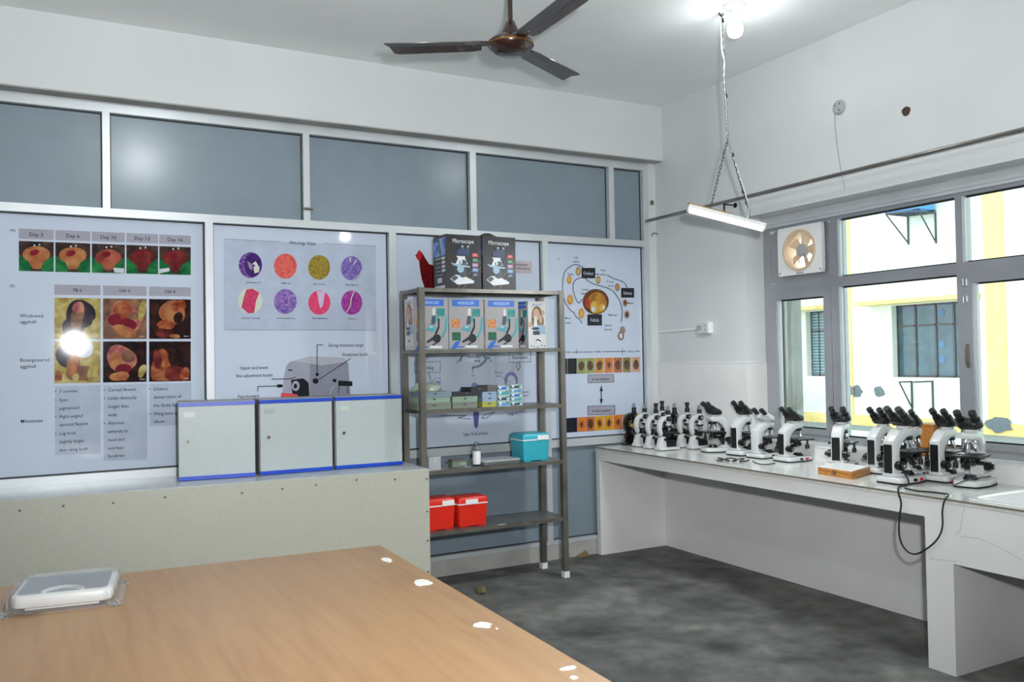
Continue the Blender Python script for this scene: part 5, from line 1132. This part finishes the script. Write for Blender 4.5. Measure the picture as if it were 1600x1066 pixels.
EYEG = mat('eyepiece_glass', S(30, 34, 44), .25)
def bino(label, head_dir=-1, white_head=False, back_panel=True, inner_panel=False, big=False, sloped=False):
    """laboratory microscope: flat base, column arm, turret, stage, twin eyepieces; local +x is the stage side"""
    T = thing('binocular_microscope', label, 'microscope', (0, 0, 0), 0, 'binocular laboratory microscopes on the bench')
    foot = [(-.100, -.070), (-.080, -.085), (.040, -.085), (.125, -.060), (.138, -.045), (.138, .045), (.125, .060), (.040, .085), (-.080, .085), (-.100, .070)]
    obj('base', MB().prism(foot, .008, .040, 'XY', .007), OFFW, T)
    obj('rubber_foot', MB().prism([(x * .985, y * .985) for x, y in foot], 0, .009, 'XY'), RUBBER, T)
    obj('base_deck', MB().prism([(-.085, .040), (.02, .040), (-.02, .058), (-.085, .066)], -.045, .045, 'XZ', .006), OFFW, T)
    if sloped: prof = [(-.088, .04), (-.030, .04), (-.040, .20), (-.020, .255), (.010, .278), (.085, .284), (.085, .310), (-.005, .312), (-.045, .296), (-.075, .25), (-.082, .20)]
    else: prof = [(-.088, .04), (-.034, .04), (-.036, .195), (-.012, .236), (.022, .262), (.080, .270), (.085, .300), (.070, .312), (-.010, .312), (-.036, .300), (-.086, .245)]
    obj('arm', MB().prism(prof, -.034, .034, 'XZ', .007), OFFW, T)
    if back_panel: obj('back_panel', MB().box((-.0925, -.024, .062), (-.085, .024, .225), .002), BLACK, T)
    if inner_panel: obj('rail_panel', MB().box((-.036, -.026, .066), (-.028, .026, .205), .002), BLACK, T)
    lam = obj('illuminator', MB().lathe([(.036, .040), (.034, .050), (.026, .060), (.024, .066), (0, .066)], (.055, 0, 0), 22), BLACK, T)
    obj('lens', MB().lathe([(.016, .0662), (.010, .069), (0, .070)], (.055, 0, 0), 16), CHROME, lam)
    cnd_ = obj('condenser', MB().lathe([(.014, .120), (.026, .124), (.027, .142), (.022, .146), (.022, .168), (0, .168)], (.055, 0, 0), 20), BLACK, T)
    obj('condenser_carrier', MB().box((-.032, -.012, .118), (.050, .012, .136), .002), BLACK, cnd_)
    st = obj('stage', MB().box((-.022, -.072, .170), (.138, .072, .180), .003).box((-.040, -.040, .150), (.04, .040, .172), .004), BLACK, T)
    obj('slide_holder', MB().box((-.006, -.060, .180), (.006, .055, .186), .001).box((-.006, -.060, .180), (.070, -.050, .186), .001), CHROME, st)
    obj('stage_knob', MB().cyl((.085, -.060, .172), (.085, -.060, .118), .007, seg=12).cyl((.085, -.060, .135), (.085, -.060, .104), .0125, seg=16), BLACK, st)
    for s in (-1, 1):
        k = obj('focus_knob', MB().cyl((-.058, s * .034, .106), (-.058, s * .060, .106), .026, seg=24), BLACK, T)
        obj('fine_knob', MB().cyl((-.058, s * .060, .106), (-.058, s * .076, .106), .016, seg=20), BLACK, k); obj('knob_cap', MB().cyl((-.058, s * .076, .106), (-.058, s * .079, .106), .010, seg=14), CHROME, k)
        obj('condenser_knob', MB().cyl((-.006, s * .013, .128), (-.006, s * .046, .128), .011, seg=14), BLACK, T)
    nz = obj('turret', MB().lathe([(.0, .272), (.026, .270), (.034, .256), (.030, .244), (0, .240)], (.055, 0, 0), 24), BLACK if not big else CHROME, T)
    for a, l, r in ((0, .052, .010), (1.6, .040, .009), (3.14, .034, .009), (4.7, .048, .010)):
        c, s = math.cos(a), math.sin(a); b0 = Vector((.055 + .019 * c, .019 * s, .246)); dv = Vector((.32 * c, .32 * s, -1)).normalized()
        obj('objective', MB().cyl(b0, b0 + dv * l * .6, r, seg=12).cyl(b0 + dv * l * .6, b0 + dv * l, r * .85, r * .6, seg=12), CHROME, nz)
    hm = OFFW if white_head else BLACK
    hx = .035
    obj('head_ring', MB().lathe([(.034, .310), (.036, .314), (.033, .326), (.028, .328), (0, .328)], (hx, 0, 0), 24), OFFW, T)
    d = head_dir
    hd = obj('head', MB().prism([(hx - d * .040, .326), (hx + d * .034, .326), (hx + d * .058, .352), (hx + d * .050, .392), (hx + d * .022, .398), (hx - d * .034, .368), (hx - d * .046, .348)], -.044, .044, 'XZ', .008), hm, T)
    for s in (-1, 1):
        e0 = Vector((hx + d * .018, s * .036, .362)); dv = Vector((d * .70, 0, .72)).normalized()
        obj('prism_box', MB().cyl(e0 - dv * .016, e0 + dv * .040, .028, .024, seg=18), hm, hd)
        e = obj('eyepiece', MB().cyl(e0 + dv * .034, e0 + dv * .075, .0175, seg=18).cyl(e0 + dv * .072, e0 + dv * .098, .0205, .0185, seg=18), BLACK, T)
        obj('eye_lens', MB().cyl(e0 + dv * .0975, e0 + dv * .0985, .010, seg=14), EYEG, e)
    obj('power_switch', MB().box((.045, -.0872, .016), (.068, -.080, .032), .001), RED, T)
    obj('dimmer_dial', MB().cyl((.005, -.083, .025), (.005, -.096, .025), .009, seg=14), BLACK, T)
    obj('head_screw', MB().cyl((hx, -.034, .319), (hx, -.046, .319), .004, seg=10), CHROME, T)
    return T
B1 = bino('binocular microscope'); B2 = bino('white headed microscope', white_head=True, back_panel=False); B3 = bino('inward facing microscope', head_dir=1, back_panel=False, inner_panel=True); B4 = bino('arched microscope', sloped=True)
B5 = bino('camera facing microscope', head_dir=1, big=True)
place(B3, 1124, -.14, 2.95, 'binocular microscope turned leftwards, right beside the student microscopes', (.92, .88, .80))
place(B1, 1160, -.15, .12, 'black headed binocular microscope above the cord tangle, in front of the pale wall edge', (.94, .88, .83))
place(B2, 1193, -.15, .05, 'binocular microscope with a white head and black eyepieces', (.95, .90, .735))
place(B1, 1237, -.15, -.05, 'black headed binocular microscope standing alone before the leftmost window pane', (.95, .92, .775))
place(B4, 1314, -.155, .42, 'binocular microscope behind the wooden slide box, wide black panel on its back', (1.0, .92, .82))
place(B1, 1376, -.15, .08, 'binocular microscope just right of the wooden slide box', (.94, .85, .835))
b15 = place(B1, 1407, -.385, .0, 'frontmost binocular microscope with a red switch, its cord hanging over the bench', (1.03, .95, .90))
place(B1, 1425, -.14, .10, 'binocular microscope behind the frontmost one, only its head showing', (.85, .76, .83))
place(B1, 1476, -.15, .05, 'binocular microscope right of the frontmost one, black strip on its arm', (.95, .86, .86))
place(B5, 1523, -.165, PI + .28, 'rightmost binocular microscope facing the room, nearest the sink', (1.02, .98, .87))

# wooden slide box, wooden case
c_ = [at(1278, 741, z=BZ), at(1331, 749.5, z=BZ), at(1360, 741, z=BZ)]
ux_, vx_ = c_[1] - c_[0], c_[2] - c_[1]
t = thing('wooden_box', 'flat wooden slide box with white lid and clasp at the bench edge', 'box', c_[0])
base = [(0, 0), (ux_.x, ux_.y), (ux_.x + vx_.x, ux_.y + vx_.y), (vx_.x, vx_.y)]
obj('tray', MB().prism(base, 0, .022, 'XY', .001), BOXWOOD, t); obj('lid_frame', MB().prism(base, .0235, .040, 'XY', .001), BOXWOOD, t)
cen = Vector(((base[0][0] + base[2][0]) / 2, (base[0][1] + base[2][1]) / 2, 0))
obj('white_lid', MB().prism([(cen.x + (x - cen.x) * .96, cen.y + (y - cen.y) * .96) for x, y in base], .040, .0425, 'XY'), WHITE, t)
nrm = Vector((-ux_.y, ux_.x, 0)).normalized() * (-1 if Vector((-ux_.y, ux_.x, 0)).dot(CAM - c_[0]) < 0 else 1); md = Vector((ux_.x, ux_.y, 0)) * .5; uu = Vector((ux_.x, ux_.y, 0)).normalized()
cl = MB(); cl.prism([tuple((md + uu * a + nrm * b).xy) for a, b in ((-.010, 0), (.010, 0), (.010, .003), (-.010, .003))], .012, .034, 'XY'); obj('clasp', cl, STEEL, t)
e0 = at(1431, 690, x=.03); e1 = at(1459, 690, x=.03); et = at(1445, 662.5, x=.03); SZ = .906
t = thing('wooden_case', 'brown wooden microscope case on the sill behind the right microscopes', 'case', (.03, (e0.y + e1.y) / 2, SZ))
hy = abs(e0.y - e1.y) / 2
obj('body', MB().box((0, -hy, 0), (.11, hy, et.z - SZ - .010), .003), BOXWOOD, t); obj('top_board', MB().box((-.005, -hy - .005, et.z - SZ - .010), (.115, hy + .005, et.z - SZ), .002), BOXWOOD, t); obj('catch', MB().box((-.003, hy - .02, .05), (0, hy - .005, .08)), STEEL, t)

# cords
CORD = mat('black_cord', S(24, 28, 32), .5)
def onb(px, py, h=.005): return at(px, py, z=BZ + h)
ofs = lambda px, py, d=0: at(px, py, x=FX - .016 - d)
bp = b15.location
pts = [bp + Vector((-.060, -.034, .085)), bp + Vector((-.062, -.064, .070)), bp + Vector((-.066, -.094, .034)), bp + Vector((-.075, -.100, .007)), bp + Vector((-.16, -.115, .006)), ofs(1403.5, 768.5), ofs(1408, 786), ofs(1406, 806), ofs(1404.5, 828), ofs(1408, 848), ofs(1418, 862), ofs(1431, 866), ofs(1446, 859), ofs(1461, 847), ofs(1470, 833), ofs(1473, 818), ofs(1472.5, 800), ofs(1475, 785), ofs(1479, 777), onb(1482, 773.5), onb(1476, 771.5), onb(1455, 769), onb(1432, 767), onb(1414, 763)]
lone('power_cord', MB().tube(smooth_path(pts), .0042, 8), CORD, 'black power cord looping down over the bench front from the frontmost microscope', 'cord')
lone('cord_clip', MB().box(tuple(onb(1483, 777, 0)), tuple(onb(1483, 777, 0) + Vector((.022, .018, .008))), .001), WHITE, 'small white clip on the bench edge by the hanging cord', 'clip')
rnd = random.Random(11); pts = []
for i in range(30):
    t_ = i / 29; px = 1120 + 46 * t_ + 6 * math.sin(t_ * 26); py = 717.5 + 2.0 * t_ + 2.2 * math.sin(t_ * 21 + 1); pts.append(onb(px, py, .005 + .012 * abs(math.sin(t_ * 16))))
lone('power_cord', MB().tube(smooth_path(pts, 4), .004, 6), CORD, 'tangled black cord lying below the second binocular microscope', 'cord')
pts = [onb(*p, h=h) for *p, h in ((1176, 721, .004), (1186, 725, .004), (1196, 726, .004), (1206, 725, .004), (1211, 724, .004))]
pts = [(q) for q in pts]
lone('power_cord', MB().tube(smooth_path(pts), .003, 6), CORD, 'short black cord lying before the white headed microscope', 'cord')
pts = [onb(1468, 761, .004), onb(1485, 756, .03), onb(1500, 752, .045), onb(1520, 746, .052), onb(1545, 741, .050), onb(1556, 742, .042)]
lone('power_cord', MB().tube(smooth_path([onb(1492, 757.5, .046), onb(1505, 752.5, .048), onb(1525, 747.5, .048), onb(1548, 744.5, .046)]), .003, 6), CORD, 'thin black cord lying across the base of the rightmost microscope', 'cord')

# bits on the floor
c_ = at(753, 927, z=0); mb = MB()
for i in range(7):
    a = i * .9; mb.lathe([(.0, .0), (.018, .003), (.022, .014), (.012, .030), (0, .034)], (c_.x + .030 * math.cos(a) * (i % 3) * .6, c_.y + .025 * math.sin(a) * (i % 3) * .6, .008 * (i % 2)), 7)
lone('crumpled_debris', mb, mat('dry_debris', S(104, 96, 66), .9, var=.3), 'small crumpled brown lump of debris on the floor by the counter', 'debris')
c_ = at(905, 868, z=0); lone('plinth_stain', MB().prism([(-.05, 0), (.04, 0), (.045, .018), (.02, .05), (-.02, .03), (-.055, .016)], -.006, .006, 'XZ', M=Matrix.Translation((c_.x, -.03, .0)) @ Matrix.Rotation(.2, 4, 'X')), mat('dull_dirt', S(140, 122, 84), .9, var=.3), 'small yellowish chip standing in for a dirt stain on the plinth behind the rack', 'scrap')  # solid chip stands in for yellowish dirt on the plinth
flush_texts()
